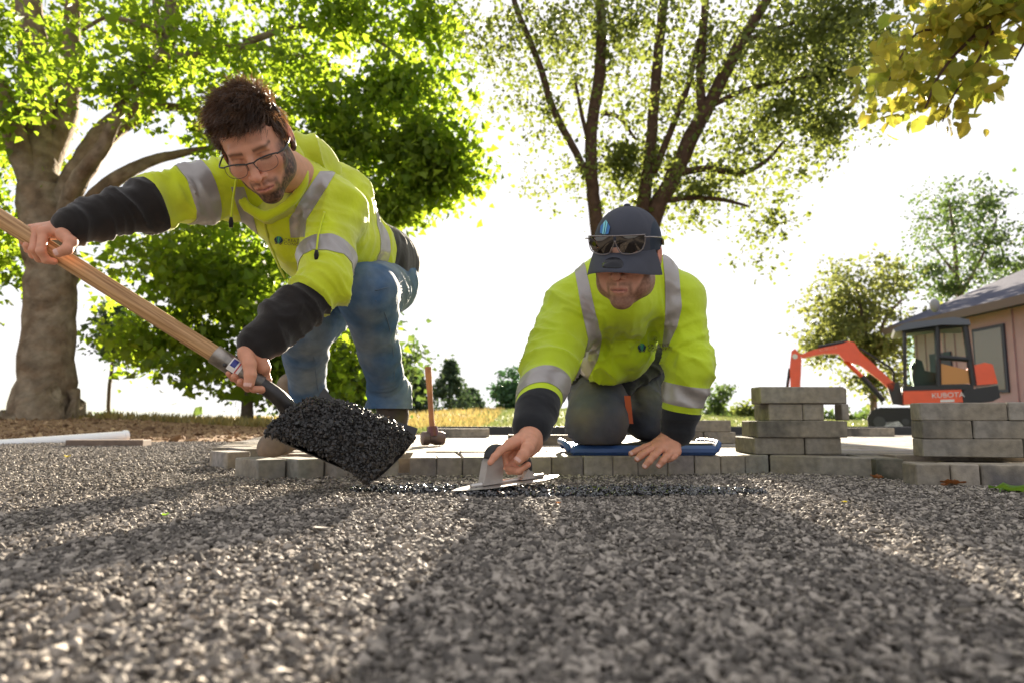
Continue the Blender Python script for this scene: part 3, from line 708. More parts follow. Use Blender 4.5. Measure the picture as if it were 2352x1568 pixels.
blobs = [(1180, 80, Y, 140, 130, 2.16, 2.6), (1290, 60, Y, 150, 140, 2.43, 3.0), (1440, 80, Y, 190, 160, 2.56, 4), (1600, 100, Y, 220, 170, 2.70, 6), (1800, 100, Y, 190, 140, 2.70, 6), (1920, 60, Y, 170, 100, 2.43, 5), (1790, 250, Y, 170, 110, 2.43, 4.2),
         (1900, 290, Y, 90, 110, 1.89, 2.2), (1560, 300, Y, 170, 130, 2.43, 2.6), (1430, 370, Y, 110, 120, 1.89, 2.2), (1700, 380, Y, 130, 80, 1.89, 1.6), (1610, 440, Y, 120, 50, 1.49, 1.2), (1250, 260, Y, 110, 120, 1.89, .9), (1780, 500, Y, 60, 60, 1.08, .5),
         (1730, 590, Y, 70, 40, 1.08, .35), (1260, 430, Y, 80, 60, 1.35, .35), (2020, 80, Y, 80, 90, 1.76, 1.6), (1080, 60, Y, 60, 80, 1.62, .6), (1880, 180, Y, 140, 110, 2.16, 3), (1500, 470, Y, 110, 50, 1.35, .8), (1550, -330, Y, 480, 200, 3.6, 7)]  # last blob: unseen crown top, added to dim skylight from above
cl = crown(blobs, 3300, 15, clump=.8)
tree('locust_tree', 'many-stemmed tree with fine sparse leaves rising behind the capped man', m, bark_b, cl, 10, .19, .088, 'diamond', loc_m, P(1440, 985, Y), 5, .1)

# ---- overhanging branch, top right
m = MB(); Y = 4.0
limb(m, [(2420, -60, Y), (2330, 20, Y), (2230, 90, Y), (2160, 170, Y), (2125, 250, Y)], [7, 6, 4.5, 3.5, 2.5])
limb(m, [(2300, 40, Y), (2240, 150, Y), (2190, 220, Y), (2165, 280, Y)], [3.5, 3, 2.4, 1.8]); limb(m, [(2230, 90, Y), (2120, 70, Y), (2070, 130, Y), (2040, 190, Y)], [3.5, 3, 2.2, 1.6]); limb(m, [(2420, 20, Y), (2360, 90, Y), (2330, 140, Y)], [4, 3, 2])
m.add(*tube(spline([P(2420, -60, Y), P(2600, -300, 4.2), A(5.4, 4.6, 4.4), A(6.0, 4.9, 2.4), A(6.1, 5.0, 0)], 6), list(np.linspace(.025, .16, 25)), 10))
blobs = [(2180, 80, Y, 130, 90, .5, 4), (2100, 150, Y, 90, 70, .4, 2.4), (2200, 190, Y, 100, 60, .4, 2), (2280, 60, Y, 110, 80, .5, 2.4), (2340, 110, Y, 45, 50, .3, .6), (2150, 230, Y, 70, 50, .3, .9), (2060, 200, Y, 50, 45, .3, .8), (2250, 10, Y, 140, 50, .5, 2), (2450, -60, Y, 150, 120, .7, 3), (2225, 265, Y, 28, 20, .2, .25)]
cl = crown(blobs, 150, 23, clump=.3)
tree('redbud_tree', 'rounded yellow and orange leaves overhanging at the top right corner', m, bark_b, cl, 7, .10, .072, 'round', yel_m, (6.1, 5.0, 0), 6, .5)

# ---- trees at the right, beyond the digger
m = MB(); Y = 22
limb(m, [(2010, 985, Y), (2005, 900, Y), (1990, 780, Y), (1965, 650, Y)], [9, 7, 6, 4]); limb(m, [(1998, 860, Y), (2030, 740, Y), (2070, 690, Y)], [5, 4, 3])
blobs = [(1960, 680, Y, 90, 80, 2.2, 3), (1930, 740, Y, 70, 70, 1.8, 1.6), (2010, 790, Y, 90, 70, 2, 2.4), (1900, 790, Y, 60, 50, 1.4, .8), (2030, 700, Y, 60, 80, 2, 1.6), (2000, 870, Y, 70, 50, 1.6, .9)]
tree('oak_tree', 'yellowing tree standing behind the orange digger arm', m, bark_c, crown(blobs, 520, 31), 20, .26, .12, 'diamond', leaf_mat('oak_leaf', (.07, .09, .03), (.13, .13, .04), (.16, .21, .05), (.30, .31, .07), .45), P(2010, 985, Y), 7)
m = MB(); Y = 26
limb(m, [(2215, 985, Y), (2215, 800, Y), (2200, 650, Y), (2190, 540, Y), (2180, 460, Y)], [9, 7, 5, 4, 2]); limb(m, [(2205, 680, Y), (2260, 580, Y), (2290, 500, Y)], [4, 3, 2]); limb(m, [(2202, 640, Y), (2140, 560, Y)], [4, 2])
blobs = [(2180, 500, Y, 90, 70, 2.4, 1.7), (2250, 560, Y, 80, 80, 2.4, 1.6), (2130, 620, Y, 70, 70, 2, 1.2), (2290, 600, Y, 70, 60, 2, 1.4), (2180, 660, Y, 110, 50, 2.4, 1.6), (2260, 470, Y, 60, 50, 1.8, .6), (2360, 620, Y, 60, 60, 2, 1)]
tree('oak_tree', 'tall sparse tree rising above the house roof at the right', m, bark_c, crown(blobs, 420, 33), 18, .26, .12, 'diamond', dk_m, P(2215, 985, Y), 8)
# far trees in the middle
def conifer(px, base, top, wpx, Y, label, seed, lm=fir_m):
    m = MB(); limb(m, [(px, base, Y), (px, (base + top) / 2, Y), (px, top, Y)], [3.5, 2.6, 1], 6); r = np.random.default_rng(seed); cl = []
    for k in range(280):
        t = r.random() ** .8; w = wpx * (1 - t) * (1.0 - .35 * abs(math.sin(t * 22))) + 3; cl.append(P(px + r.uniform(-w, w), base - 12 - (base - top - 12) * t, Y) + A(0, r.normal(0, w * Y / FW * .5), 0))
    return tree('conifer_tree', label, m, bark_c, cl, 14, 5 * Y / FW, 6.5 * Y / FW, 'diamond', lm, P(px, base, Y), seed, .6)
conifer(1033, 978, 828, 90, 45, 'pointed dark conifer right of the sledgehammer handle', 41)
conifer(958, 985, 850, 55, 40, 'thin dark conifer left of the sledgehammer handle', 42)
conifer(1080, 970, 895, 62, 55, 'low dark conifer at the right end of the conifer row', 43)
m = MB(); Y = 50; limb(m, [(1168, 960, Y), (1168, 880, Y)], [3, 2])
tree('round_tree', 'rounded green tree on the rise left of the kneeling man', m, bark_c, crown([(1172, 898, Y, 38, 50, 1.6, 1), (1160, 920, Y, 28, 34, 1.2, .5)], 130, 45), 18, .3, .26, 'diamond', leaf_mat('round_leaf', (.03, .08, .04), (.05, .11, .045), (.06, .16, .06), (.1, .2, .06), .3), P(1168, 955, Y), 9)
m = MB(); Y = 40; limb(m, [(1648, 975, Y), (1650, 920, Y), (1652, 885, Y)], [3, 2, 1.5])
tree('round_tree', 'spindly tree between the kneeling man and the taller paver pile', m, bark_c, crown([(1655, 900, Y, 32, 22, 1, 1), (1640, 935, Y, 34, 22, 1, .8)], 50, 46), 16, .25, .2, 'diamond', dk_m, P(1648, 970, Y), 10)
m = MB(); Y = 60; limb(m, [(1720, 965, Y), (1720, 930, Y)], [2, 1.5])
tree('round_tree', 'low yellow-green bushy tree left of the taller paver pile', m, bark_c, crown([(1712, 945, Y, 40, 18, 1.6, 1), (1760, 940, Y, 20, 22, 1, .5)], 70, 47), 16, .4, .3, 'diamond', loc_m, P(1720, 965, Y), 11)
def bush(px, py, Y, w, h, label, seed, lm=dk_m, n=50, sz=6):
    cl = crown([(px, py, Y, w, h, w * Y / FW * .8, 1)], n, seed); V, F, r = leaves(cl, 14, 5 * Y / FW, sz * Y / FW, 'diamond', .1, seed)
    b = P(px, py, Y); b[2] = gh(b[0], b[1]); return tag(mk('bush', V, F, lm, base=b, rnd=r), label, 'bush')
bush(245, 955, 60, 24, 10, 'small round bush on the horizon right of the big trunk', 51)
bush(20, 958, 60, 40, 12, 'low bushes on the horizon left of the big trunk', 52)
cl = crown([(px, 960, 150, 60, 9, 6, 1) for px in range(930, 2100, 60)], 260, 53); V, F, r = leaves(cl, 16, 1.1, 1.1, 'diamond', .1, 53)
tag(mk('treeline', V, F, dk_m, rnd=r), 'far line of woods along the horizon', 'trees', kind='stuff')

# ============================================================ HOUSE
wallm = mat('pink_siding', (.44, .285, .30), rough=.7, noise=(3, .08)); trimm = mat('navy_trim', (.03, .035, .06), rough=.5)
roofm = mat('slate_shingle', (.075, .08, .12), rough=.9, spec=.15, noise=(14, .3), bump=[(50, .6, .01)]); fasm = mat('tan_fascia', (.12, .08, .06), rough=.6)
glassm = mat('dull_glass', (.16, .15, .13), rough=.25, spec=.6)
hb = A(11.4, 12.0, -.17); house = empty('house', hb, 'pink boarded house with a dark slate roof at the right edge', 'house')
HX, HY0, HY1 = 11.55, 7.0, 19.5
V, F = box((HX + 4, (HY0 + HY1) / 2, 1.33), (8, HY1 - HY0, 3.0)); mk('wall', V, F, wallm, house)
wl = [o for o in COL.objects if o.name.startswith('wall')][-1]
k = 0
yb = HY0 + .2
while yb < HY1:
    if not (15.75 < yb < 17.05):
        V, F = box((HX - .018, yb, 1.3), (.034, .05, 2.95)); mk('batten', V, F, wallm, wl)
    yb += .42
wn_ = mk('window', *box((HX - .02, 16.4, 1.6), (.05, 1.1, 1.6)), trimm, house); mk('pane', *box((HX - .045, 16.4, 1.6), (.02, .95, 1.45)), glassm, wn_)
mk('door', *box((HX - .02, 18.3, .9), (.05, .9, 2.1)), trimm, house)
ex, ez, ov = HX - .55, 2.72, .5
ridge = [(HX + 4, HY0 + 3, 4.9), (HX + 4, HY1 - .5 + ov - 2.6, 4.9)]
pts = [(ex, HY0 - ov, ez), (ex, HY1 + ov, ez), (HX + 8.5, HY1 + ov, ez), (HX + 8.5, HY0 - ov, ez)] + ridge
V = np.array(pts + [(p[0], p[1], p[2] + .12) for p in pts], float)
F = [(6, 10, 11, 7), (7, 11, 8), (8, 11, 10, 9), (9, 10, 6), (0, 3, 2, 1), (0, 1, 7, 6), (1, 2, 8, 7), (2, 3, 9, 8), (3, 0, 6, 9)]
rf = mk('roof', V, F, roofm, house)
mk('fascia', *box((ex - .015, (HY0 + HY1) / 2, ez + .02), (.03, HY1 - HY0 + 1.1, .2)), fasm, house)
mk('vent', *sphere(P(2147, 702, 17.5), (.12, .12, .18), 10, 8), mat('grey_metal', (.28, .28, .30), rough=.5), rf, sm=True)

# ============================================================ EXCAVATOR (seen from its left side, arm reaching left)
org = mat('orange_paint', (.85, .082, .010), rough=.35, coat=.4, noise=(6, .08)); blk = mat('black_paint', (.02, .02, .024), rough=.45); gry = mat('dark_grey_steel', (.06, .06, .06), rough=.5, metal=.4)
rub = mat('track_rubber', (.03, .028, .027), rough=.8, bump=[(30, .5, .01)]); white = mat('white_paint', (.75, .73, .7), rough=.5)
cg = bpy.data.materials.new('cab_glass'); cg.use_nodes = True; MATS['cab_glass'] = cg; b_ = cg.node_tree.nodes['Principled BSDF']; b_.inputs['Base Color'].default_value = (.75, .95, .85, 1); b_.inputs['Transmission Weight'].default_value = 1; b_.inputs['Roughness'].default_value = .02; b_.inputs['IOR'].default_value = 1.05
EY = 12.0; gz = -.155; eb = P(2140, 1003, EY); ex_ = empty('excavator', (eb[0], EY + .6, gz), 'small orange tracked digger with a black cab, its arm raised to the left', 'excavator')
XA = R(27); EXC = A(7.2, EY, 0); EXD = A(math.sin(XA), math.cos(XA), 0)
def E(px, py, dy=0):
    o = A(0, 0, .18); r_ = P(px, py, 1.0) - o; return o + r_ * (((EXC - o) @ EXD + dy) / (r_ @ EXD))
def EZ(poly, th, dy=0):
    """side-view outline at distance EY+dy, th metres deep"""
    return slab([E(a, b, dy) for a, b in poly], th, EXD)
for s, dy in ((0, -.05), (1, 1.0)):
    o = [(1992, 962), (2000, 945), (2020, 937), (2290, 935), (2312, 948), (2316, 972), (2302, 992), (2280, 1000), (2010, 1002), (1994, 984)]
    V, F = EZ([(a, b - 2) for a, b in o][::-1], .25, dy); tr = mk('track', V, F, rub, ex_)
    for a in range(2012, 2300, 12): mk('grouser', *box(E(a, 937, dy + .125), (.04, .25, .03), -XA), rub, tr)
    for a in (2020, 2080, 2150, 2220, 2288): mk('roller', *tube([E(a, 968, dy - .02), E(a, 968, dy + .02)], .10 if a in (2020, 2288) else .06, 12), gry, tr, sm=True, ang=40)
mk('undercarriage', *box(E(2160, 962, .6), (1.5, .8, .22), -XA), gry, ex_)
V, F = EZ([(2052, 968), (2064, 966), (2100, 1004), (2010, 1006), (2022, 985), (2030, 968)][::-1], 1.25, -.05); mk('dozer_blade', V, F, white, ex_)
mk('blade_arm', *box(E(2090, 975, .3), (.5, .08, .08), -XA), gry, ex_)
V, F = EZ([(2075, 897), (2208, 891), (2212, 923), (2076, 928)][::-1], 1.15, 0); skirt = mk('side_skirt', V, F, org, ex_)
V, F = EZ([(2212, 895), (2292, 884), (2298, 912), (2280, 921), (2212, 925)][::-1], 1.2, 0); mk('counterweight', V, F, blk, ex_)
V, F = EZ([(2238, 838), (2262, 832), (2280, 836), (2292, 880), (2240, 884)][::-1], 1.1, .03); mk('engine_cover', V, F, org, ex_)
# cab frame
cab = mk('cab', *EZ([(2076, 886), (2236, 880), (2236, 893), (2076, 898)][::-1], 1.1, .0), blk, ex_)
def bar(a, b, w=.045, dy=0, name='cab_post', d=.05): mk(name, *tube([E(*a, dy), E(*b, dy)], w, 6), blk, cab)
for dy in (.03, 1.05):
    bar((2079, 890), (2077, 760), .03, dy); bar((2156, 888), (2152, 748), .045, dy); bar((2236, 884), (2216, 748), .05, dy); bar((2078, 762), (2218, 746), .04, dy); bar((2156, 820), (2230, 826), .05, dy)
V, F = EZ([(2052, 756), (2080, 742), (2190, 728), (2226, 734), (2230, 746), (2160, 746), (2090, 756), (2056, 762)][::-1], 1.3, -.08); mk('cab_roof', V, F, mat('cab_roof_paint', (.10, .11, .14), rough=.35), cab)
V, F = EZ([(2160, 754), (2206, 752), (2218, 816), (2168, 822)][::-1], .01, .03); mk('window', V, F, cg, cab)
V, F = EZ([(2160, 834), (2226, 850), (2230, 880), (2162, 882)][::-1], .02, .03); mk('lower_panel', V, F, mat('amber_panel', (.55, .24, .06), rough=.3), cab)
V, F = EZ([(2084, 766), (2148, 758), (2150, 884), (2084, 886)][::-1], .01, .05); mk('window', V, F, cg, cab)
V, F = EZ([(2096, 872), (2092, 840), (2102, 822), (2118, 828), (2124, 850), (2150, 856), (2150, 884), (2100, 886)][::-1], .5, .35); mk('seat', V, F, blk, cab)
mk('lever', *tube([E(2096, 860, .3), E(2104, 828, .3)], .02, 6), gry, cab)
# boom, dipper, rams
bm_poly = [(1838, 814), (1870, 802), (1935, 789), (1948, 783), (1962, 786), (1975, 806), (2012, 840), (2056, 880), (2050, 900), (2020, 872), (1975, 838), (1940, 828), (1925, 812), (1890, 812), (1842, 822)]
V, F = EZ(bm_poly[::-1], .18, .35); boom = mk('boom', V, F, org, ex_)
V, F = EZ([(1818, 806), (1826, 800), (1838, 812), (1840, 830), (1836, 905), (1816, 905), (1814, 840)][::-1], .16, .36); mk('dipper_arm', V, F, org, ex_)
mk('pin', *tube([E(1826, 818, .33), E(1826, 818, .54)], .05, 10), white, boom)
mk('hydraulic_ram', *tube([E(1880, 797, .44), E(1945, 785, .44)], .035, 8), blk, boom); mk('hydraulic_ram', *tube([E(1940, 828, .44), E(1984, 868, .44)], .04, 8), org, boom); mk('hydraulic_ram', *tube([E(1980, 864, .44), E(2030, 920, .44)], .05, 8), blk, boom)
mk('hydraulic_hose', *tube(spline([E(1975, 800, .44), E(2020, 828, .44), E(2050, 850, .44), E(2052, 880, .44)], 5), .022, 6), blk, boom)
mk('hydraulic_ram', *tube([E(1814, 845, .44), E(1806, 905, .44)], .03, 8), blk, boom)
V, F = EZ([(2036, 880), (2064, 876), (2072, 905), (2078, 930), (2050, 926)][::-1], .3, .35); mk('swing_post', V, F, gry, ex_)
V, F = EZ([(1800, 905), (1840, 905), (1846, 960), (1800, 990), (1770, 960), (1780, 930)][::-1], .5, .2); mk('bucket', V, F, gry, ex_)
def text_obj(name, s, size, M, m, parent, ext=.0005):
    cu = bpy.data.curves.new('t', 'FONT'); cu.body = s; cu.size = size; cu.extrude = ext; o = bpy.data.objects.new('t', cu); COL.objects.link(o)
    me = bpy.data.meshes.new_from_object(o.evaluated_get(bpy.context.evaluated_depsgraph_get())); bpy.data.objects.remove(o); bpy.data.curves.remove(cu)
    V = np.array([v.co[:] for v in me.vertices]); F = [tuple(p.vertices) for p in me.polygons]; bpy.data.meshes.remove(me)
    return mk(name, M(V), F, m, parent)
def flatM(o, ux, uy, un): return lambda V: np.array(o) + V[:, :1] * nrm(ux) + V[:, 1:2] * nrm(uy) + V[:, 2:3] * nrm(un)
text_obj('lettering', 'KUBOTA', .12, flatM(E(2140, 913, -.012), (math.cos(XA), -math.sin(XA), .03), (0, 0, 1), -EXD), white, skirt)
text_obj('lettering', 'KUBOTA', .08, flatM(E(1882, 807, .344), (math.cos(XA), -math.sin(XA), .14), (-.12, .06, 1), -EXD), mat('pale_orange_print', (.85, .3, .2)), boom)
V, F = EZ([(2160, 917), (2192, 916), (2192, 922), (2160, 923)][::-1], .006, -.008); mk('sticker', V, F, white, skirt)
tag(mk('silt_sheet', *slab([P(1955, 992, 9), P(1960, 975, 9.6), P(2050, 940, 9.9), P(2110, 936, 10), P(2112, 945, 10), P(2050, 955, 9.6), P(2000, 992, 9.1)], .03, (0, -1, 0)), white), 'white sheet bundled in front of the digger tracks', 'sheet') if False else None

# ============================================================ PIPE, SLEDGEHAMMER, LEAVES
a, b = P(-260, 1030, 4.6), P(283, 1004, 5.6); a[2] = .045; b[2] = P(283, 1001, 5.6)[2]; a = b + (P(0, 1022, 4.9) - b) * 1.9
pvc = mat('white_pvc', (.88, .88, .88), rough=.3)
pr = .042
V, F = tube([a, b], pr, 18); pipe = tag(mk('plastic_pipe', V, F, pvc, base=a * .5 + b * .5, sm=True, ang=50), 'long white plastic pipe lying on the gravel at the left', 'pipe')
mk('rim', *tube([b, b + nrm(b - a) * .03], pr * 1.15, 18), pvc, pipe, sm=True, ang=50)
tag(mk('timber_board', *box((P(250, 1022, 4.6)[0], 4.6, .02), (.5, .12, .05), .04, .004), mat('old_timber', (.17, .12, .09), rough=.8, noise=(20, .3))), 'flat weathered board lying under the white pipe', 'board')
hY = 3.1; hb = P(996, 1026, hY); ham = empty('sledgehammer', hb, 'old sledgehammer standing on its head with the wooden handle up', 'hammer')
hw = mat('hammer_handle', (.42, .17, .05), rough=.45, cols=((.12, .03, .02), 5)); hs_ = mat('rusty_steel', (.13, .09, .08), rough=.45, metal=.6, noise=(20, .3))
mk('handle', *tube(spline([P(995, 1000, hY), P(991, 960, hY), P(987, 900, hY), P(983, 842, hY)], 4), [.018, .019, .019, .017, .016, .016, .016, .016, .017, .018, .019, .02, .02], 10, flat=.75), hw, ham, sm=True, ang=50)
mk('collar', *tube([P(995, 1000, hY), P(993, 978, hY)], [.03, .022], 10), mat('handle_tar', (.10, .02, .02), rough=.3), ham, sm=True, ang=50)
def lathe(ax0, ax1, prof, n=16):
    a0 = np.array(ax0, float); x, y, d = frame(np.array(ax1, float) - a0); Ln = np.linalg.norm(np.array(ax1, float) - a0); V = []; F = []
    for i, (t, r) in enumerate(prof):
        for k in range(n): an = 2 * math.pi * k / n; V.append(a0 + d * t * Ln + (x * math.cos(an) + y * math.sin(an)) * r)
        if i:
            o = (i - 1) * n
            for k in range(n): F.append((o + k, o + (k + 1) % n, o + n + (k + 1) % n, o + n + k))
    F.append(tuple(range(n))[::-1]); F.append(tuple(range(len(prof) * n - n, len(prof) * n))); return V, F
h0, h1 = P(968, 1010, hY - .02), P(1020, 1008, hY + .02)
hz = PZ + .033; h0[2] = h1[2] = hz
mk('hammer_head', *lathe(h0, h1, [(0, .024), (.04, .031), (.3, .031), (.36, .025), (.5, .026), (.56, .03), (.62, .031), (.94, .031), (1, .026)]), hs_, ham, sm=True, ang=40)
def dead_leaf(px, py, Y, s, m_, label, name='fallen_leaf', curl=.5, z=None):
    c0 = P(px, py, Y)
    if z is not None: c0[2] = z
    n = 9; V = []; F = []; r = RNG
    W = [0.05, .35, .55, .62, .6, .5, .34, .18, .03]; a = r.uniform(0, 6.28); u = A(math.cos(a), math.sin(a), 0); v = A(-math.sin(a), math.cos(a), 0)
    for i in range(n):
        t = i / (n - 1) - .5
        for j in (-1, -.5, 0, .5, 1):
            w_ = W[i] * j * .8 * (1 + .12 * math.sin(i * 3.1 + j)); V.append(c0 + s * (u * t * 2 * .5 + v * w_ * .5) + A(0, 0, s * (curl * (abs(j) ** 1.5 * W[i] * .6 + t * t * .8) + .04 * math.sin(i * 2.3 + j * 3))))
        if i:
            o = (i - 1) * 5
            for j in range(4): F.append((o + j, o + j + 1, o + 6 + j, o + 5 + j))
    return tag(mk(name, V, F, m_, base=c0, sm=True), label, 'leaf')
br1 = leaf_mat('brown_leaf', (.22, .08, .03), (.22, .08, .03), (.4, .15, .04), (.4, .15, .04), .3); gl = leaf_mat('green_leaf', (.10, .20, .02), (.1, .2, .02), (.3, .5, .05), (.3, .5, .05), .35); yl = leaf_mat('yellow_leaf', (.5, .38, .03), (.5, .38, .03), (.6, .5, .05), (.6, .5, .05), .3)
dead_leaf(1283, 1162, 1.42, .017, br1, 'tiny brown leaf on the gravel below the trowel', z=.010)
dead_leaf(2015, 1100, 2.0, .05, br1, 'crumpled brown leaf at the foot of the recessed dark paver', z=.012)
dead_leaf(2190, 1115, 1.82, .06, br1, 'curled brown leaf lying against the right-hand pavers', z=.012)
dead_leaf(2170, 1117, 1.80, .03, br1, 'small tan leaf left of the curled brown leaf by the right-hand pavers', z=.010)
dead_leaf(378, 1190, 1.25, .025, gl, 'small green leaf on the shaded gravel at the left', z=.009)
dead_leaf(154, 1058, 3.1, .05, yl, 'yellow leaf on the sunlit gravel near the white pipe', z=.012)
dead_leaf(1940, 1165, 1.45, .014, yl, 'tiny yellow leaf on the gravel at the right', z=.009)
gL = P(2352, 1128, 1.66)
big = dead_leaf(2340, 1128, 1.68, .12, gl, 'large green leaf on the gravel at the right edge', curl=.28, z=.008)
mk('stem', *tube(spline([P(2296, 1136, 1.64), P(2300, 1120, 1.66), P(2318, 1128, 1.68)], 5), .0015, 6), gl, big)
# ============================================================ PEOPLE : shared builders
skin_m = mat('skin', attr=True, rough=.5, spec=.4, sss=.12, noise=(90, .07, 4), bump=[(420, .12, .001)])
hv_m = mat('hi_vis_cloth', (.60, .70, .012), rough=.75, spec=.2, sheen=.35, noise=(12, .08), cols=((.50, .56, .03), 5), bump=[(600, .25, .001), (38, .5, .006)])
hv2_m = mat('hi_vis_polyester', (.52, .68, .010), rough=.6, spec=.3, sheen=.2, noise=(10, .07), cols=((.44, .56, .02), 5), bump=[(900, .2, .0008), (34, .5, .006)])
black_m = mat('black_fleece', (.018, .015, .014), rough=.9, spec=.15, sheen=.25, noise=(15, .35), bump=[(500, .3, .001), (45, .4, .004)])
blackb_m = mat('black_jersey', (.014, .015, .018), rough=.85, spec=.2, sheen=.2, noise=(15, .25), bump=[(500, .2, .001), (45, .3, .004)])
def refl_extra(nt, b, tc, cur): pass
refl_m = mat('reflective_tape', (.36, .335, .32), rough=.38, spec=.6, metal=.35, noise=(30, .06), bump=[(60, .25, .003)])
jean_m = mat('blue_denim', (.055, .11, .21), rough=.85, spec=.2, noise=(26, .22, 8), cols=((.17, .21, .25), 5.5), bump=[(900, .3, .0008), (38, .5, .005)])
work_m = mat('slate_work_cloth', (.075, .08, .105), rough=.85, spec=.2, noise=(14, .25), cols=((.12, .10, .09), 5), bump=[(700, .25, .0008), (38, .5, .005)])
boot_m = mat('brown_leather', (.045, .03, .022), rough=.55, noise=(30, .4), bump=[(80, .6, .003)]); sole_m = mat('tan_sole', (.25, .18, .12), rough=.8, noise=(30, .3))
SK = A(.60, .29, .185)

def face_field(wide=1.0, h=.0026, neck=(0, .055, -.20)):
    neck = np.array(neck, float); f = Field(np.minimum((-.115, -.15, -.15), neck - .08), np.maximum((.115, .13, .15), neck + .08), h); w = wide
    f.add(ell((0, .014, .035), (.076, .094, .083)), .0)
    f.add(ell((0, -.022, -.015), (.063 * w, .070, .080)), .02)
    f.add(ell((0, -.030, -.072), (.050 * w, .052, .046)), .025)
    for s in (-1, 1):
        f.add(ell((s * .046 * w, .0, -.066), (.020 * w, .034, .03)), .025)
        f.add(ell((s * .044 * w, -.056, -.024), (.024, .022, .022)), .02)
        if w > 1.02: f.add(ell((s * .042 * w, -.045, -.062), (.026, .034, .03)), .02)
    f.add(ell((0, -.066, -.105), (.026 * w, .022, .019)), .018)
    f.add(rc((-.034, -.082, .022), (.034, -.082, .022), .0125, .0125), .016)
    f.add(rc((0, .03, -.05), neck, .056 * w, .062 * w), .03)
    for s in (-1, 1):
        f.sub(ell((s * .032, -.106, .003), (.019, .024, .013)), .010)
        f.add(ell((s * .032, -.0765, .000), (.0140, .0125, .0115)), .002)          # eyeball under the lid
        f.add(rc((s * .018, -.0865, .010), (s * .046, -.080, .0095), .0035, .003), .005)
    f.add(rc((0, -.088, .014), (0, -.116, -.034), .0075, .0105), .008)
    f.add(ell((0, -.1165, -.037), (.0110, .0105, .0095)), .005)
    for s in (-1, 1):
        f.add(ell((s * .0145, -.1005, -.039), (.0085, .011, .008)), .005); f.sub(ell((s * .0075, -.1075, -.0475), (.0042, .006, .004)), .003)
        f.add(rc((s * .004, -.0965, -.052), (s * .004, -.0975, -.060), .003, .003), .005)
    f.add(ell((0, -.079, -.066), (.028, .017, .020)), .016)
    for s in (-1, 1):                                                             # lips
        f.add(rc((0, -.0998, -.0665), (s * .011, -.0975, -.0657), .0036, .0034), .003); f.add(rc((s * .011, -.0975, -.0657), (s * .0220, -.0885, -.0705), .0034, .0016), .003)
        f.add(rc((0, -.0982, -.0772), (s * .011, -.0958, -.0765), .0046, .0040), .003); f.add(rc((s * .011, -.0958, -.0765), (s * .0220, -.0880, -.072), .0040, .0016), .003)
        f.sub(rc((0, -.1055, -.0720), (s * .019, -.0965, -.0722), .0020, .0016), .002)
    f.sub(ell((0, -.098, -.0885), (.020, .007, .0045)), .007)
    for s in (-1, 1):                                                             # ears
        f.add(ell((s * .0815 * (1 if w < 1.02 else 1.02), .012, -.004), (.0075, .019, .032), [[1, 0, 0], [0, .96, .26], [0, -.26, .96]]), .006)
        f.sub(ell((s * .091, .008, .0), (.0065, .011, .019)), .004); f.add(ell((s * .078, .002, -.03), (.006, .008, .009)), .005)
    return f
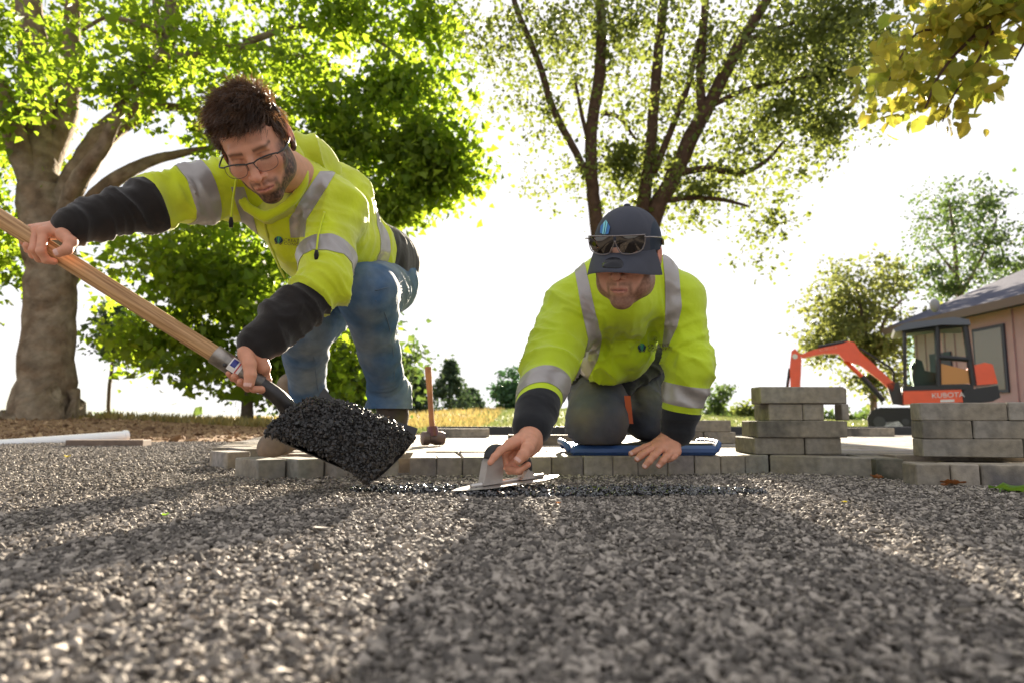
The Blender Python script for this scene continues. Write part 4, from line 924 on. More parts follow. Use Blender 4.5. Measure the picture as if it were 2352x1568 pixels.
def head(Mx, T, wide=1.0, beard=(.075, .04, .022), dens=1.0, brow=True, hairline=None, hair_col=(.03, .018, .012), stub=(.95, .78), neckw=None, long=1, skin=None):
    global SK
    SK0 = SK; SK = SK if skin is None else skin
    f = face_field(wide, neck=(0, .055, -.2) if neckw is None else np.array(Mx).T @ (np.array(neckw) - T)); V, F = f.mesh(); V = relax(V, F, 1, .35); x, y, z = V.T
    C = np.tile(SK, (len(V), 1)); n = vnoise(V * 60, 5); C *= (1 + .06 * n)[:, None]
    def g(cx, cy, cz, r, sx=1): return np.exp(-(((np.abs(x) - cx) / (r * sx)) ** 2 + ((y - cy) / (r * 2)) ** 2 + ((z - cz) / r) ** 2))
    def mixc(w, col): 
        nonlocal C
        w = np.clip(w, 0, 1)[:, None]; C = C * (1 - w) + np.array(col) * w
    mixc(.45 * g(.04, -.07, -.03, .025), (.62, .22, .14)); mixc(.5 * g(0, -.11, -.035, .014), (.60, .21, .14)); mixc(.5 * (np.abs(x) > .078) * (np.abs(z) < .04), (.62, .17, .10))
    mixc(.35 * g(.032, -.09, -.008, .012, 1.6), (.36, .15, .10))
    # beard: pigment of stubble hair
    bz = np.interp(np.abs(x) / wide, [0, .02, .034, .048, .058, .068], [-.084, -.083, -.076, -.058, -.034, -.004]) + .004 * vnoise(V * 45, 6)
    w = np.clip((bz - z) / .010, 0, 1) * (z > -.2) * (y < .035)
    side = np.clip((np.abs(x) - .052 * wide) / .012, 0, 1) * np.clip((.02 - z) / .02, 0, 1) * (y < .03) * (y > -.07) * (np.abs(x) < .0765 * wide)
    must = np.exp(-((z + .0575 + .25 * np.clip(np.abs(x) - .015, 0, 1)) / .0050) ** 2) * (np.abs(x) < .030) * (y < -.07) * (np.abs(x) > .002)
    must2 = np.exp(-((np.abs(x) - .029) / .005) ** 2) * np.clip((-.05 - z) / .01, 0, 1) * (z > -.1) * (y < -.06)
    lipm = np.exp(-((z + .0725) / .0075) ** 2) * np.clip((.024 - np.abs(x)) / .006, 0, 1) * (y < -.082)
    cheekfree = np.exp(-(((np.abs(x)) / .034) ** 2 + ((z + .085) / .0) ** 2)) if False else 0
    w = np.maximum(np.maximum(w * stub[1], side * .9), np.maximum(must * .7, must2 * .8)) * (1 - lipm)
    w *= np.clip(.90 + .30 * vnoise(V * 260, 8) + .10 * vnoise(V * 60, 9), 0, 1) * stub[0] * dens
    neck = z < -.125; w[neck] *= np.clip((z[neck] + .15) / .025, 0, 1)
    mixc(w, beard)
    mixc(.8 * np.exp(-((z + .0722) / .0070) ** 2) * (np.abs(x) < .0235 * (1 - .25 * np.abs(z + .0722) / .01)) * (y < -.0865), (.46, .15, .12))
    mixc(.9 * np.exp(-((z + .0722) / .0012) ** 2) * (np.abs(x) < .022) * (y < -.085), (.10, .03, .025))
    if brow:
        bb = np.exp(-((z - (.0190 + .16 * np.clip(np.abs(x) - .012, 0, .022) - .16 * np.clip(np.abs(x) - .036, 0, 1))) / .0042) ** 2) * (np.abs(x) > .012) * (np.abs(x) < .050) * (y < -.06); mixc(.8 * bb, (.07, .035, .02))
        mixc(.9 * np.exp(-((z + .0075) / .0021) ** 2) * (np.abs(np.abs(x) - .032) < .0140) * (y < -.075), (.03, .015, .01))
        mixc(.5 * np.exp(-((z - .0085) / .0018) ** 2) * (np.abs(np.abs(x) - .032) < .014) * (y < -.074), (.20, .09, .06))
    if long != 1: V = V.copy(); V[:, 2] = np.where(V[:, 2] < 0, V[:, 2] * long, V[:, 2])
    if hairline is not None: mixc(hairline(x, y, z), hair_col)
    SK = SK0
    return V @ np.array(Mx).T + T, F, C
def Rm(yaw, pitch, roll):
    cy, sy, cp, sp, cr, sr = math.cos(yaw), math.sin(yaw), math.cos(pitch), math.sin(pitch), math.cos(roll), math.sin(roll)
    Rz = np.array([[cy, -sy, 0], [sy, cy, 0], [0, 0, 1]]); Rx = np.array([[1, 0, 0], [0, cp, -sp], [0, sp, cp]]); Ry = np.array([[cr, 0, sr], [0, 1, 0], [-sr, 0, cr]])
    return Rz @ Rx @ Ry
def hand(chains, palm, h=.0021, wrist=None, pk=.012):
    """chains: finger joint lists with radii; palm: list of (a, b, ra, rb) bones.  One skin."""
    pts = np.array([q for c in chains for q in c[0]] + [q for b in palm for q in b[:2]]); lo, hi = pts.min(0) - .035, pts.max(0) + .035
    f = Field(lo, hi, h)
    for b in palm: f.add(rc(*b), pk)
    for (j, r) in chains:
        g = Field(lo, hi, h)
        for i in range(len(j) - 1):
            g.add(rc(j[i], j[i + 1], r[i], r[i + 1]), .0025)
            if 0 < i: g.add(ell(j[i], (r[i] * 1.08,) * 3), .002)
        k = .0028; a = f.F; b = g.F
        # soft only near the knuckle so that neighbouring fingers stay apart
        root = np.array(j[0]); X = f.ax[0][:, None, None] - root[0]; Y = f.ax[1][None, :, None] - root[1]; Z = f.ax[2][None, None, :] - root[2]
        kk = (.0012 + .009 * np.exp(-(X * X + Y * Y + Z * Z) / (.016 ** 2))).astype(np.float32)
        hh = np.clip(.5 + .5 * (a - b) / kk, 0, 1); f.F = a * (1 - hh) + b * hh - kk * hh * (1 - hh)
    V, F = f.mesh(); V = relax(V, F, 1, .4)
    C = np.tile(SK * A(.98, .95, .92), (len(V), 1)) * (1 + .09 * vnoise(V * 90, 3))[:, None]
    for (j, r) in chains:
        for i, q in enumerate(j):
            w = np.exp(-(np.linalg.norm(V - q, axis=1) / .009) ** 2)[:, None] * (.35 if i in (0, 1, 2) else .45); C = C * (1 - w) + A(.55, .20, .14) * w
        if len(j) > 2:                                    # nail
            d = nrm(j[-1] - j[-2]); 
    return V, F, C
def nail(j, r, out, m_, parent):
    """a small curved plate on the back of the last joint"""
    d = nrm(j[-1] - j[-2]); o = nrm(np.array(out) - d * np.dot(out, d)); s = np.cross(d, o); V = []; F = []
    for i in range(4):
        for k in range(5):
            a = (k - 2) * .42; V.append(j[-1] + d * (i * .0035 - .004) + (o * math.cos(a) + s * math.sin(a)) * (r[-1] * 1.04 - (.0006 if i in (0, 3) else 0)))
        if i: F += [(i * 5 - 5 + k, i * 5 - 4 + k, i * 5 + 1 + k, i * 5 + k) for k in range(4)]
    mk('fingernail', V, F, m_, parent, sm=True)
nail_m = mat('nail', (.62, .36, .29), rough=.3, spec=.5)
def join_parts(parts):
    V = []; F = []; C = []; n = 0
    for (v, f, c) in parts: V.append(v); F.append(np.asarray(f) + n); C.append(c); n += len(v)
    return np.vstack(V), np.vstack(F), np.vstack(C)
def field_of(prims, h, pad=.03):
    lo = np.min([p[0][0] for p in prims], 0) - pad; hi = np.max([p[0][1] for p in prims], 0) + pad; f = Field(lo, hi, h)
    for p, k in prims: f.add(p, k)
    return f
def split_regions(V, F, cuts):
    """cut (but keep) along planes near a point: cuts = [(point, normal, reach)]"""
    import bmesh
    bm = bmesh.new(); me = bpy.data.meshes.new('t'); me.from_pydata(V.tolist(), [], F.tolist()); bm.from_mesh(me); bpy.data.meshes.remove(me)
    for (c, n, rch) in cuts:
        cv = Vector(c); nv = Vector(nrm(n))
        fs = [f for f in bm.faces if (f.verts[0].co - cv).length < rch and abs((f.verts[0].co - cv).dot(nv)) < .03]
        es = {e for f in fs for e in f.edges}; vs = {v for f in fs for v in f.verts}
        bmesh.ops.bisect_plane(bm, geom=list(vs) + list(es) + fs, plane_co=cv, plane_no=nv, dist=1e-6)
    bm.verts.index_update(); V2 = np.array([v.co[:] for v in bm.verts]); F2 = [tuple(v.index for v in f.verts) for f in bm.faces]; bm.free(); return V2, F2
EYE = A(0, 0, .18)
def lane_cuts(ln):
    out = []
    for (l0, r0, y0), (l1, r1, y1) in zip(ln[:-1], ln[1:]):
        for a, b in (((l0, y0), (l1, y1)), ((r0, y0), (r1, y1))):
            p, q = P(a[0], a[1], 2.0), P(b[0], b[1], 2.0); out.append(((p + q) / 2, np.cross(p - EYE, q - EYE), np.linalg.norm(p - q) * .5 + .35))
    for (l0, r0, y0) in (ln[0], ln[-1]):
        p, q = P(l0, y0, 2.0), P(r0, y0, 2.0); out.append(((p + q) / 2, np.cross(p - EYE, q - EYE), .35))
    return out
def face_n(V, F): return np.array([np.cross(V[f[1]] - V[f[0]], V[f[2]] - V[f[0]]) for f in F])
def lane_mask(ln, C, N):
    m = np.zeros(len(C), bool); D = C - EYE; front = np.einsum('ij,ij->i', N, D) < 0
    for (l0, r0, y0), (l1, r1, y1) in zip(ln[:-1], ln[1:]):
        k = [P(l0, y0, 2.) - EYE, P(r0, y0, 2.) - EYE, P(r1, y1, 2.) - EYE, P(l1, y1, 2.) - EYE]; s = np.ones(len(C), bool)
        for i in range(4): s &= D @ np.cross(k[i], k[(i + 1) % 4]) > 0
        m |= s
    return m & front
def sel(V, F, mask):
    F = [f for f, q in zip(F, mask) if q]; u = sorted({i for f in F for i in f}); mp = {a: b for b, a in enumerate(u)}
    return V[u], [tuple(mp[i] for i in f) for f in F]
def cen(V, F): return np.array([V[list(f)].mean(0) for f in F])
def proj_on(V, F):
    return BVHTree.FromPolygons([tuple(v) for v in V.tolist()], [list(map(int, f)) for f in F])
def decal(name, V2, F2, bvh, o, ux, uy, dr, m_, parent, off=.0012):
    """lay flat artwork (local xy) on a surface by shooting rays along dr"""
    out = []
    for v in V2:
        q = np.array(o) + nrm(ux) * v[0] + nrm(uy) * v[1]; h_ = bvh.ray_cast(Vector(q - nrm(dr) * .12), Vector(nrm(dr)), .4)
        
        if h_[0] is None: out.append(q); continue
        n_ = np.array(h_[1]); n_ = -n_ if n_ @ nrm(dr) > 0 else n_; out.append(np.array(h_[0]) - nrm(dr) * off + n_ * off)
    return mk(name, out, F2, m_, parent)
def text_vf(s, size):
    cu = bpy.data.curves.new('t', 'FONT'); cu.body = s; cu.size = size; cu.space_character = 1.15; o = bpy.data.objects.new('t', cu); COL.objects.link(o)
    me = bpy.data.meshes.new_from_object(o.evaluated_get(bpy.context.evaluated_depsgraph_get())); bpy.data.objects.remove(o); bpy.data.curves.remove(cu)
    V = [v.co[:2] for v in me.vertices]; F = [tuple(p.vertices) for p in me.polygons]; bpy.data.meshes.remove(me); return V, F
nav = mat('print_navy', (.02, .05, .10), rough=.6); teal = mat('print_teal', (.02, .22, .30), rough=.6); grn = mat('print_green', (.12, .50, .16), rough=.6); brn = mat('print_brown', (.10, .07, .05), rough=.6)
lblue = mat('print_light_blue', (.22, .62, .72), rough=.6); mblue = mat('print_blue', (.03, .16, .42), rough=.6)
def logo(bvh, o, ux, uy, dr, s, parent):
    """fan-shaped emblem with two lines of lettering beside it"""
    fan = [([(-.5, .1), (-.32, .38), (-.05, -.45), (-.42, -.2)], nav), ([(-.30, .40), (-.10, .5), (-.03, -.42)], teal), ([(-.09, .5), (.09, .5), (.02, -.45), (-.02, -.45)], grn), ([(.10, .5), (.30, .40), (.03, -.42)], teal), ([(.32, .38), (.5, .1), (.42, -.2), (.05, -.45)], nav),
           ([(-.42, -.24), (-.08, -.48), (-.3, -.5)], brn), ([(.42, -.24), (.3, -.5), (.08, -.48)], brn)]
    for p, m_ in fan: decal('emblem', [(a * s, b * s) for a, b in p], [tuple(range(len(p)))], bvh, o, ux, uy, dr, m_, parent)
    for i, t in enumerate(('CREATIVE', 'CONCEPTS')):
        V, F = text_vf(t, s * .50); decal('lettering', [(a + s * .62, b + s * (.03 - .42 * i)) for a, b in V], F, bvh, o, ux, uy, dr, brn, parent, .0030)

# ============================================================ SHOVEL with its load
wood_m = mat('ash_wood', (.50, .30, .14), rough=.5, spec=.35)
nt = wood_m.node_tree; b_ = nt.nodes['Principled BSDF']
wv = nt.nodes.new('ShaderNodeTexNoise'); mp_ = nt.nodes.new('ShaderNodeMapping'); at_ = nt.nodes.new('ShaderNodeAttribute'); at_.attribute_name = 'Col'
mp_.inputs['Scale'].default_value = (3, 60, 60); nt.links.new(at_.outputs['Color'], mp_.inputs[0]); nt.links.new(mp_.outputs[0], wv.inputs['Vector']); wv.inputs['Detail'].default_value = 6
rp = nt.nodes.new('ShaderNodeValToRGB'); e = rp.color_ramp.elements; e[0].position = .3; e[0].color = (.26, .13, .05, 1); e[1].position = .65; e[1].color = (.56, .34, .16, 1)
nt.links.new(wv.outputs[0], rp.inputs[0]); nt.links.new(rp.outputs[0], b_.inputs['Base Color'])
steel_m = mat('shovel_steel', (.36, .32, .28), rough=.38, metal=.75, noise=(25, .3), cols=((.10, .09, .08), 14)); tar_m = mat('tarred_steel', (.035, .032, .032), rough=.42, metal=.3, noise=(30, .5), bump=[(60, .4, .002)])
hA, hB, hC = P(-420, 245, 1.385), P(110, 571, 1.50), P(497, 815, 1.60)
hA = hB + (hB - hC) * .95
blA, blB, blC, blD = P(606, 1012, 1.60), P(845, 1117, 1.565), P(963, 1000, 1.77), P(738, 924, 1.80)
sock = P(686, 962, 1.70)
shovel = empty('shovel', (hC + sock) / 2, 'long wooden-handled steel shovel loaded with black asphalt, held by the bespectacled man', 'shovel')
hp = spline([hA, hB, hC], 8); V, F = tube(hp, [.0185 + .0015 * i / len(hp) for i in range(len(hp))], 18)
V = np.array(V); dh = nrm(hC - hA); uv = np.column_stack([(V - hA) @ dh, (V - hA) @ frame(dh)[0], (V - hA) @ frame(dh)[1]])
mk('handle', V, F, wood_m, shovel, sm=True, ang=50, cols=np.clip(uv * A(.5, 1, 1) + A(0, .1, .1), 0, 1))
s1 = P(600, 882, 1.635)
fer = spline([hC - dh * .005, P(550, 851, 1.615), s1], 6); fo = mk('ferrule', *tube(fer, [.0235] * 2 + [.0228] * (len(fer) - 3) + [.022], 18), steel_m, shovel, sm=True, ang=50)
mk('rivet', *sphere(P(516, 838, 1.585), .005, 8, 6), tar_m, fo, sm=True)
ss = spline([s1 - nrm(s1 - hC) * .002, P(640, 912, 1.655), P(668, 945, 1.68), sock, P(705, 985, 1.71)], 5)
mk('socket', *tube(ss, list(np.linspace(.0225, .031, len(ss))), 18, flat=.8), tar_m, shovel, sm=True, ang=50)
# little printed label round the ferrule
lb = []; lf = []; q0 = P(540, 843, 1.612); x_, y_, d_ = frame(s1 - hC)
camd = nrm(A(0, 0, .18) - q0); camd = nrm(camd - d_ * np.dot(camd, d_)); side = np.cross(d_, camd)
def band_label(t0, t1, a0, a1, m_, name, rr=.0242):
    V = []; F = []
    for i in range(2):
        for k in range(7): a = a0 + (a1 - a0) * k / 6; V.append(q0 + d_ * (t0, t1)[i] + (camd * math.cos(a) + side * math.sin(a)) * rr)
    F = [(k, k + 1, 8 + k, 7 + k) for k in range(6)]; return mk(name, V, F, m_, fo, sm=True)
lw = mat('label_white', (.75, .73, .72), rough=.35); lbl = mat('label_blue', (.03, .04, .25), rough=.35); lrd = mat('label_red', (.5, .04, .05), rough=.35)
band_label(-.014, .016, -.9, .6, lw, 'label'); band_label(-.011, .002, -.7, .1, lbl, 'label', .0245); band_label(.006, .009, -.8, .5, lrd, 'label', .0245)
# blade: dished sheet with turned-up rear and side edges
def bil(u, v): return (blA * (1 - u) + blB * u) * (1 - v) + (blD * (1 - u) + blC * u) * v
bn = nrm(np.cross(blB - blA, blD - blA)); bn = bn if bn[2] > 0 else -bn
V = []; NU, NV = 15, 13
for lay in (0, 1):
    for i in range(NU):
        for j in range(NV):
            u, v = i / (NU - 1), j / (NV - 1); e = abs(v - .5) * 2; dish = .020 * max(0, (e - .72) / .28) ** 1.5 - .010 * (1 - e * e) ; rear = .028 * max(0, (.14 - u) / .14) ** 1.3
            cut_ = 0; V.append(bil(u - .03 * (e ** 4) * (1 if u > .9 else 0), v) + bn * (dish + rear - .002 * lay))
F = []
for i in range(NU - 1):
    for j in range(NV - 1):
        a = i * NV + j; F.append((a, a + NV, a + NV + 1, a + 1)); b = NU * NV; F.append((b + a, b + a + 1, b + a + NV + 1, b + a + NV))
b = NU * NV
for i in range(NU - 1):
    for j, fl in ((0, 1), (NV - 1, 0)):
        a = i * NV + j; q = (a, b + a, b + a + NV, a + NV); F.append(q if fl else q[::-1])
for j in range(NV - 1):
    for i, fl in ((0, 0), (NU - 1, 1)):
        a = i * NV + j; q = (a, b + a, b + a + 1, a + 1); F.append(q if fl else q[::-1])
mk('blade', V, F, tar_m, shovel, sm=True, ang=60)
# heap: inner mass plus crumbs over it
def heap_h(u, v): 
    e = np.clip(1 - (np.abs((u - .46) / .56)) ** 2.2, 0, 1) * np.clip(1 - (np.abs((v - .40) / .50)) ** 2.4, 0, 1); return .074 * e ** .6
crumb_m = stone_mat('asphalt_crumb', (.006, .0055, .005), (.014, .012, .011), (.035, .029, .025), .45, .5, .15)
U = RNG.uniform(.0, 1.0, 30000); Wv = RNG.uniform(-.02, .95, 30000); k = (heap_h(U, Wv) > .001); U, Wv = U[k], Wv[k]
pp = np.array([bil(u, v) for u, v in zip(U, Wv)]) + bn * (heap_h(U, Wv) * (1 + .10 * vnoise(np.column_stack([U * 6, Wv * 6, 0 * U]), 3)) + RNG.normal(0, .005, len(U)))[:, None]
n = len(pp); cs = np.exp(RNG.normal(math.log(.0042), .35, n))
hv, hf = [], []
for i in range(21):
    for j in range(21): u, v = i / 20, j / 20 * .97 - .01; hv.append(bil(u, v) + bn * (heap_h(np.array(u), np.array(v)) - .004))
    if i: hf += [(i * 21 - 21 + j, i * 21 + j, i * 21 + j + 1, i * 21 - 20 + j) for j in range(20)]
scatter('asphalt_heap', pp, RNG.uniform(0, 6.28, (n, 3)), cs[:, None] * RNG.uniform(.8, 1.3, (n, 3)), [hull_stone(400 + q, .62) for q in range(7)], crumb_m, 'heap of black asphalt crumbs on the shovel blade', 'asphalt')
# ============================================================ PERSON 1 : man with glasses holding the shovel
pb = A(-.48, 2.3, PZ)
shR, elR, wrR = P(552, 428, 1.80), P(335, 470, 1.64), P(168, 522, 1.515)
shL, elL, wrL = P(765, 485, 1.90), P(742, 655, 1.74), P(592, 792, 1.635)
hipL, knL, anL = P(888, 650, 2.33), P(842, 672, 1.98), P(893, 905, 2.30)
hipR, knR, anR = P(800, 655, 2.38), P(700, 752, 2.16), P(708, 925, 2.46)
HM1 = Rm(R(12), R(43), R(-21)); HT1 = P(590, 334, 1.58); NK1 = P(672, 405, 1.82)
def hl1(x, y, z): return np.clip((z - (.052 + .0 * x)) / .012, 0, 1) * 1.0 + (1 - np.clip((z - .052) / .012, 0, 1)) * np.clip((y + .038) / .02, 0, 1) * np.clip((z + .01 + .0 * y) / .03, 0, 1) * (np.abs(x) < .080)
hd = head(HM1, HT1, 1.0, beard=(.040, .019, .011), dens=1.05, stub=(1.0, .95), hairline=hl1, neckw=NK1)
parts = [hd]
# hand on the upper handle
c1 = [([P(100, 533, 1.475), P(94, 577, 1.462), P(106, 597, 1.475), P(124, 601, 1.485)], [.0105, .0098, .0088, .0078]),
      ([P(84, 531, 1.49), P(78, 573, 1.470), P(90, 594, 1.488), P(104, 598, 1.50)], [.0105, .0098, .0088, .0078]),
      ([P(70, 530, 1.51), P(65, 564, 1.485), P(76, 586, 1.50), P(88, 590, 1.515)], [.0098, .0092, .0082, .0072]),
      ([P(58, 531, 1.525), P(55, 555, 1.50), P(64, 574, 1.515), P(74, 580, 1.525)], [.0088, .008, .0072, .0064]),
      ([P(145, 540, 1.478), P(163, 556, 1.470), P(154, 573, 1.462), P(134, 581, 1.458)], [.0140, .0130, .0118, .0102])]
w1 = P(150, 528, 1.51)
palm1 = [(w1, c1[i][0][0], .0185, .0125) for i in range(4)] + [(w1, c1[4][0][0], .019, .0145), (P(185, 520, 1.52), w1, .024, .021), (P(120, 530, 1.50), P(90, 534, 1.51), .016, .014)]
parts.append(hand(c1, palm1))
# hand on the ferrule
c2 = [([P(606, 845, 1.63), P(614, 872, 1.645), P(600, 894, 1.62), P(581, 893, 1.595)], [.0115, .0098, .0092, .0085]),
      ([P(596, 845, 1.645), P(590, 884, 1.650), P(570, 890, 1.615), P(553, 876, 1.590)], [.0110, .0100, .0094, .0088]),
      ([P(584, 842, 1.65), P(568, 874, 1.650), P(552, 878, 1.615), P(538, 864, 1.592)], [.0105, .0096, .0090, .0082]),
      ([P(570, 838, 1.65), P(548, 862, 1.645), P(536, 868, 1.615), P(525, 857, 1.596)], [.0095, .0085, .0078, .0070]),
      ([P(565, 812, 1.60), P(573, 836, 1.583), P(575, 860, 1.578), P(572, 881, 1.577)], [.0185, .0155, .0138, .0122])]
w2 = P(575, 800, 1.632)
palm2 = [(w2, c2[i][0][0], .022, .015) for i in range(4)] + [(w2, c2[4][0][0], .022, .019), (P(600, 775, 1.64), w2, .026, .024), (P(590, 815, 1.62), P(604, 842, 1.625), .022, .014)]
parts.append(hand(c2, palm2))
bp = [(rc(P(655, 450, 1.88), P(835, 598, 2.24), .09, .11), .03), (rc(shR, shL, .05, .05), .04), (rc(shR, elR, .045, .038), .02), (rc(elR, wrR, .038, .024), .02), (rc(wrR, w1, .024, .021), .01), (rc(shL, elL, .05, .04), .02), (rc(elL, wrL, .04, .027), .02), (rc(wrL, w2, .027, .024), .01),
      (rc(hipR, hipL, .10, .10), .04), (rc(hipL, knL, .075, .055), .03), (rc(knL, anL, .05, .035), .02), (rc(hipR, knR, .075, .055), .03), (rc(knR, anR, .05, .035), .02), (rc(P(660, 440, 1.90), NK1, .06, .05), .03)]
V, F = field_of(bp, .010).mesh(); parts.append((V, F, np.tile(SK, (len(V), 1))))
V, F, C = join_parts(parts)
man = mk('person', V, F, skin_m, base=pb, sm=True, cols=C)
tag(man, 'bearded man in glasses and hi-vis hoodie stooping forward to hold a loaded shovel', 'person')
nail(c1[4][0], c1[4][1], (.3, -1, .2), nail_m, man); nail(c2[4][0], c2[4][1], (0, -1, .1), nail_m, man)

# ---- hoodie (one skin, then divided along its seams)
ax_t = nrm(P(880, 600, 2.32) - P(655, 455, 1.88)); lat = nrm(shL - shR); aR1 = nrm(elR - shR); aR2 = nrm(wrR - elR); aL1 = nrm(elL - shL); aL2 = nrm(wrL - elL)
hp_ = [(rc(P(655, 455, 1.89), P(740, 545, 2.04), .122, .148), .03), (rc(P(740, 545, 2.04), P(835, 598, 2.24), .148, .142), .03), (rc(P(835, 598, 2.24), P(880, 606, 2.36), .142, .130), .03),
       (ell(P(765, 450, 2.06), (.12, .12, .10)), .06), (rc(shR, P(655, 440, 1.88), .082, .10), .05), (rc(shL, P(690, 465, 1.94), .088, .10), .05),
       (rc(shR, elR, .078, .060), .04), (rc(elR, wrR, .062, .044), .02), (rc(wrR - aR2 * .03, wrR - aR2 * .005, .046, .038), .006),
       (rc(shL, elL, .084, .068), .04), (rc(elL, wrL, .066, .047), .02), (rc(wrL - aL2 * .04, wrL - aL2 * .004, .050, .041), .006)]
f = field_of(hp_, .0058)
f.sub(ell(HT1 + HM1 @ A(0, -.005, -.055), (.088, .098, .090), HM1), .02)         # neck opening
V, F = f.mesh(); V = relax(V, F, 2, .5)
V = folds(V, F, [(elR, .13, aR2, .045, .008), (P(480, 440, 1.74), .12, lat * .6 + A(0, 0, .4), .05, .008), (P(250, 495, 1.57), .10, aR2, .04, .008), (elL, .12, aL2, .042, .008), (P(650, 725, 1.68), .10, aL2, .04, .008), (P(740, 500, 1.85), .12, A(.2, 0, 1), .05, .008),
                 (P(840, 590, 2.2), .14, ax_t, .05, .009), (P(650, 560, 1.95), .16, A(1, 0, .5), .09, .006), (P(820, 510, 2.05), .14, A(1, 0, -.6), .06, .008), (P(600, 410, 1.8), .1, A(1, 0, .3), .04, .006)], fine=.0012)
PB = P(352, 474, 1.64); PC = P(708, 690, 1.72); PH = P(856, 590, 2.2); nH = nrm(ax_t + A(.15, 0, .12))
cuts = [(PB, aR2, .14), (PC, aL2 + aL1 * .3, .12), (PH, nH, .30)]
bandR = P(452, 452, 1.71); bandL = P(727, 612, 1.79)
for o_, d_, w_ in ((bandR, aR1, .032), (bandL, aL1, .028)): cuts += [(o_ - d_ * w_, d_, .13), (o_ + d_ * w_, d_, .13)]
bandH = PH - nH * .065; cuts += [(bandH - nH * .026, nH, .3), (bandH + nH * .026, nH, .3)]
midc = P(655, 470, 1.80); sl = [(-.098, .026), (.092, .026)]
lanes = [[(735, 772, 395), (700, 742, 445), (664, 704, 505), (668, 700, 545)], [(530, 560, 430), (552, 582, 500), (568, 598, 560), (590, 612, 610)]]
for ln in lanes: cuts += lane_cuts(ln)
V, F = split_regions(V, F, cuts); Cn = cen(V, F)
def seg_d(C, a, b):
    ab = b - a; t = np.clip(((C - a) @ ab) / (ab @ ab), 0, 1); return np.linalg.norm(C - a - t[:, None] * ab, axis=1)
dT = np.minimum(seg_d(Cn, P(655, 455, 1.89), P(740, 545, 2.04)) - .13, seg_d(Cn, P(740, 545, 2.04), P(868, 612, 2.33)) - .145)
armR = (seg_d(Cn, elR, wrR) < .095) & ((Cn - PB) @ aR2 > 0); armL = (seg_d(Cn, elL, wrL) < .10) & ((Cn - PC) @ nrm(aL2 + aL1 * .3) > 0) & (dT > -.02)
hem = ((Cn - PH) @ nH > 0) & ~armL & (np.linalg.norm(Cn - PH, axis=1) < .35) & (seg_d(Cn, shL, elL) > .088)
blackf = armR | armL | hem
hood_ = mk('hoodie', *sel(V, F, ~blackf), hv_m, man, sm=True)
mk('sleeve', *sel(V, F, armR), black_m, hood_, sm=True); mk('sleeve', *sel(V, F, armL & ~armR), black_m, hood_, sm=True); mk('hem', *sel(V, F, hem & ~armL & ~armR), black_m, hood_, sm=True)
dUR = seg_d(Cn, shR, elR); dUL = seg_d(Cn, shL, elL)
def strip(mask, nm='reflective_strip', m_=refl_m, par=hood_):
    v, f_ = sel(V, F, mask)
    if len(f_): v, f_ = shell(v, f_, .0022); mk(nm, v, f_, m_, par, sm=True, ang=50)
strip((np.abs((Cn - bandR) @ aR1) < .032) & (dUR < .11)); strip((np.abs((Cn - bandL) @ aL1) < .028) & (dUL < .11))
strip((np.abs((Cn - bandH) @ nH) < .026) & (dUL > .09) & ~blackf & (np.linalg.norm(Cn - PH, axis=1) < .35))
dH = np.linalg.norm(Cn - HT1, axis=1)
tt = (Cn - P(655, 455, 1.89)) @ ax_t
for ln in lanes: strip(lane_mask(ln, Cn, face_n(V, F)) & (dUR > .07) & ~((dUL < .088) & (tt > .05)) & ~blackf)
# hood and collar
nb = HT1 + HM1 @ A(0, .055, -.12)
hdp = [(ell(P(700, 375, 1.93), (.085, .10, .075)), .0), (rc(P(670, 345, 1.86), P(745, 415, 1.98), .045, .055), .04)]
for q_ in ([P(680, 345, 1.80), P(698, 400, 1.765), P(688, 440, 1.765), P(655, 474, 1.77), P(608, 500, 1.77)], [P(608, 500, 1.77), P(575, 480, 1.75), P(547, 448, 1.74), P(530, 415, 1.75), P(526, 385, 1.80)]):
    q_ = spline(q_, 4)
    for i in range(len(q_) - 1): hdp.append((rc(q_[i], q_[i + 1], .0095, .0095), .012))
f = field_of(hdp, .0045); f.sub(ell(HT1 + HM1 @ A(0, .0, -.05), (.090, .108, .12), HM1), .012)
V, F = f.mesh(); V = relax(V, F, 2); V = folds(V, F, [(P(700, 370, 1.88), .12, A(1, 0, .5), .045, .008), (P(560, 430, 1.77), .08, A(1, 0, .2), .03, .004)], fine=.001)
mk('hood', V, F, hv_m, man, sm=True)
tee = [(rc(P(640, 462, 1.80), P(615, 490, 1.79), .055, .03), .0)]
f = field_of(tee, .005); V, F = f.mesh(); mk('undershirt', V, F, mat('lime_tee', (.55, .58, .10), rough=.8), man, sm=True)
bv1 = proj_on(np.array([v.co[:] for v in hood_.data.vertices]) + pb, [tuple(p.vertices) for p in hood_.data.polygons])
def on1(px, py, off=.004, y0=1.2):
    o = Vector((0, 0, .18)); d = Vector(P(px, py, 2.0)) - o; h_ = bv1.ray_cast(o, d.normalized(), 6); return np.array(h_[0]) + nrm(A(0, 0, .18) - np.array(h_[0])) * off if h_[0] is not None else P(px, py, 1.9)
zp = spline([on1(a, b, .002) for a, b in ((606, 502), (612, 530), (624, 570), (640, 610), (655, 640))], 5)
mk('zip', *tube(zp, .0035, 6), mat('lime_zip', (.42, .46, .03), rough=.5), hood_, sm=True)
for pts, nm in (([(543, 412), (538, 440), (534, 470), (531, 500)], 0), ([(745, 487), (738, 510), (731, 540), (727, 575)], 1)):
    q = spline([on1(a, b, .009) if nm else P(a, b, 1.70) for a, b in pts], 5); dsr = mk('drawstring', *tube(q, .003, 6), hv_m, hood_, sm=True)
    a_ = q[-1]; mk('cord_end', *tube([a_, a_ - A(0, 0, .012), a_ - A(-.001, 0, .026)], [.004, .0065, .0055], 8), black_m, dsr, sm=True)
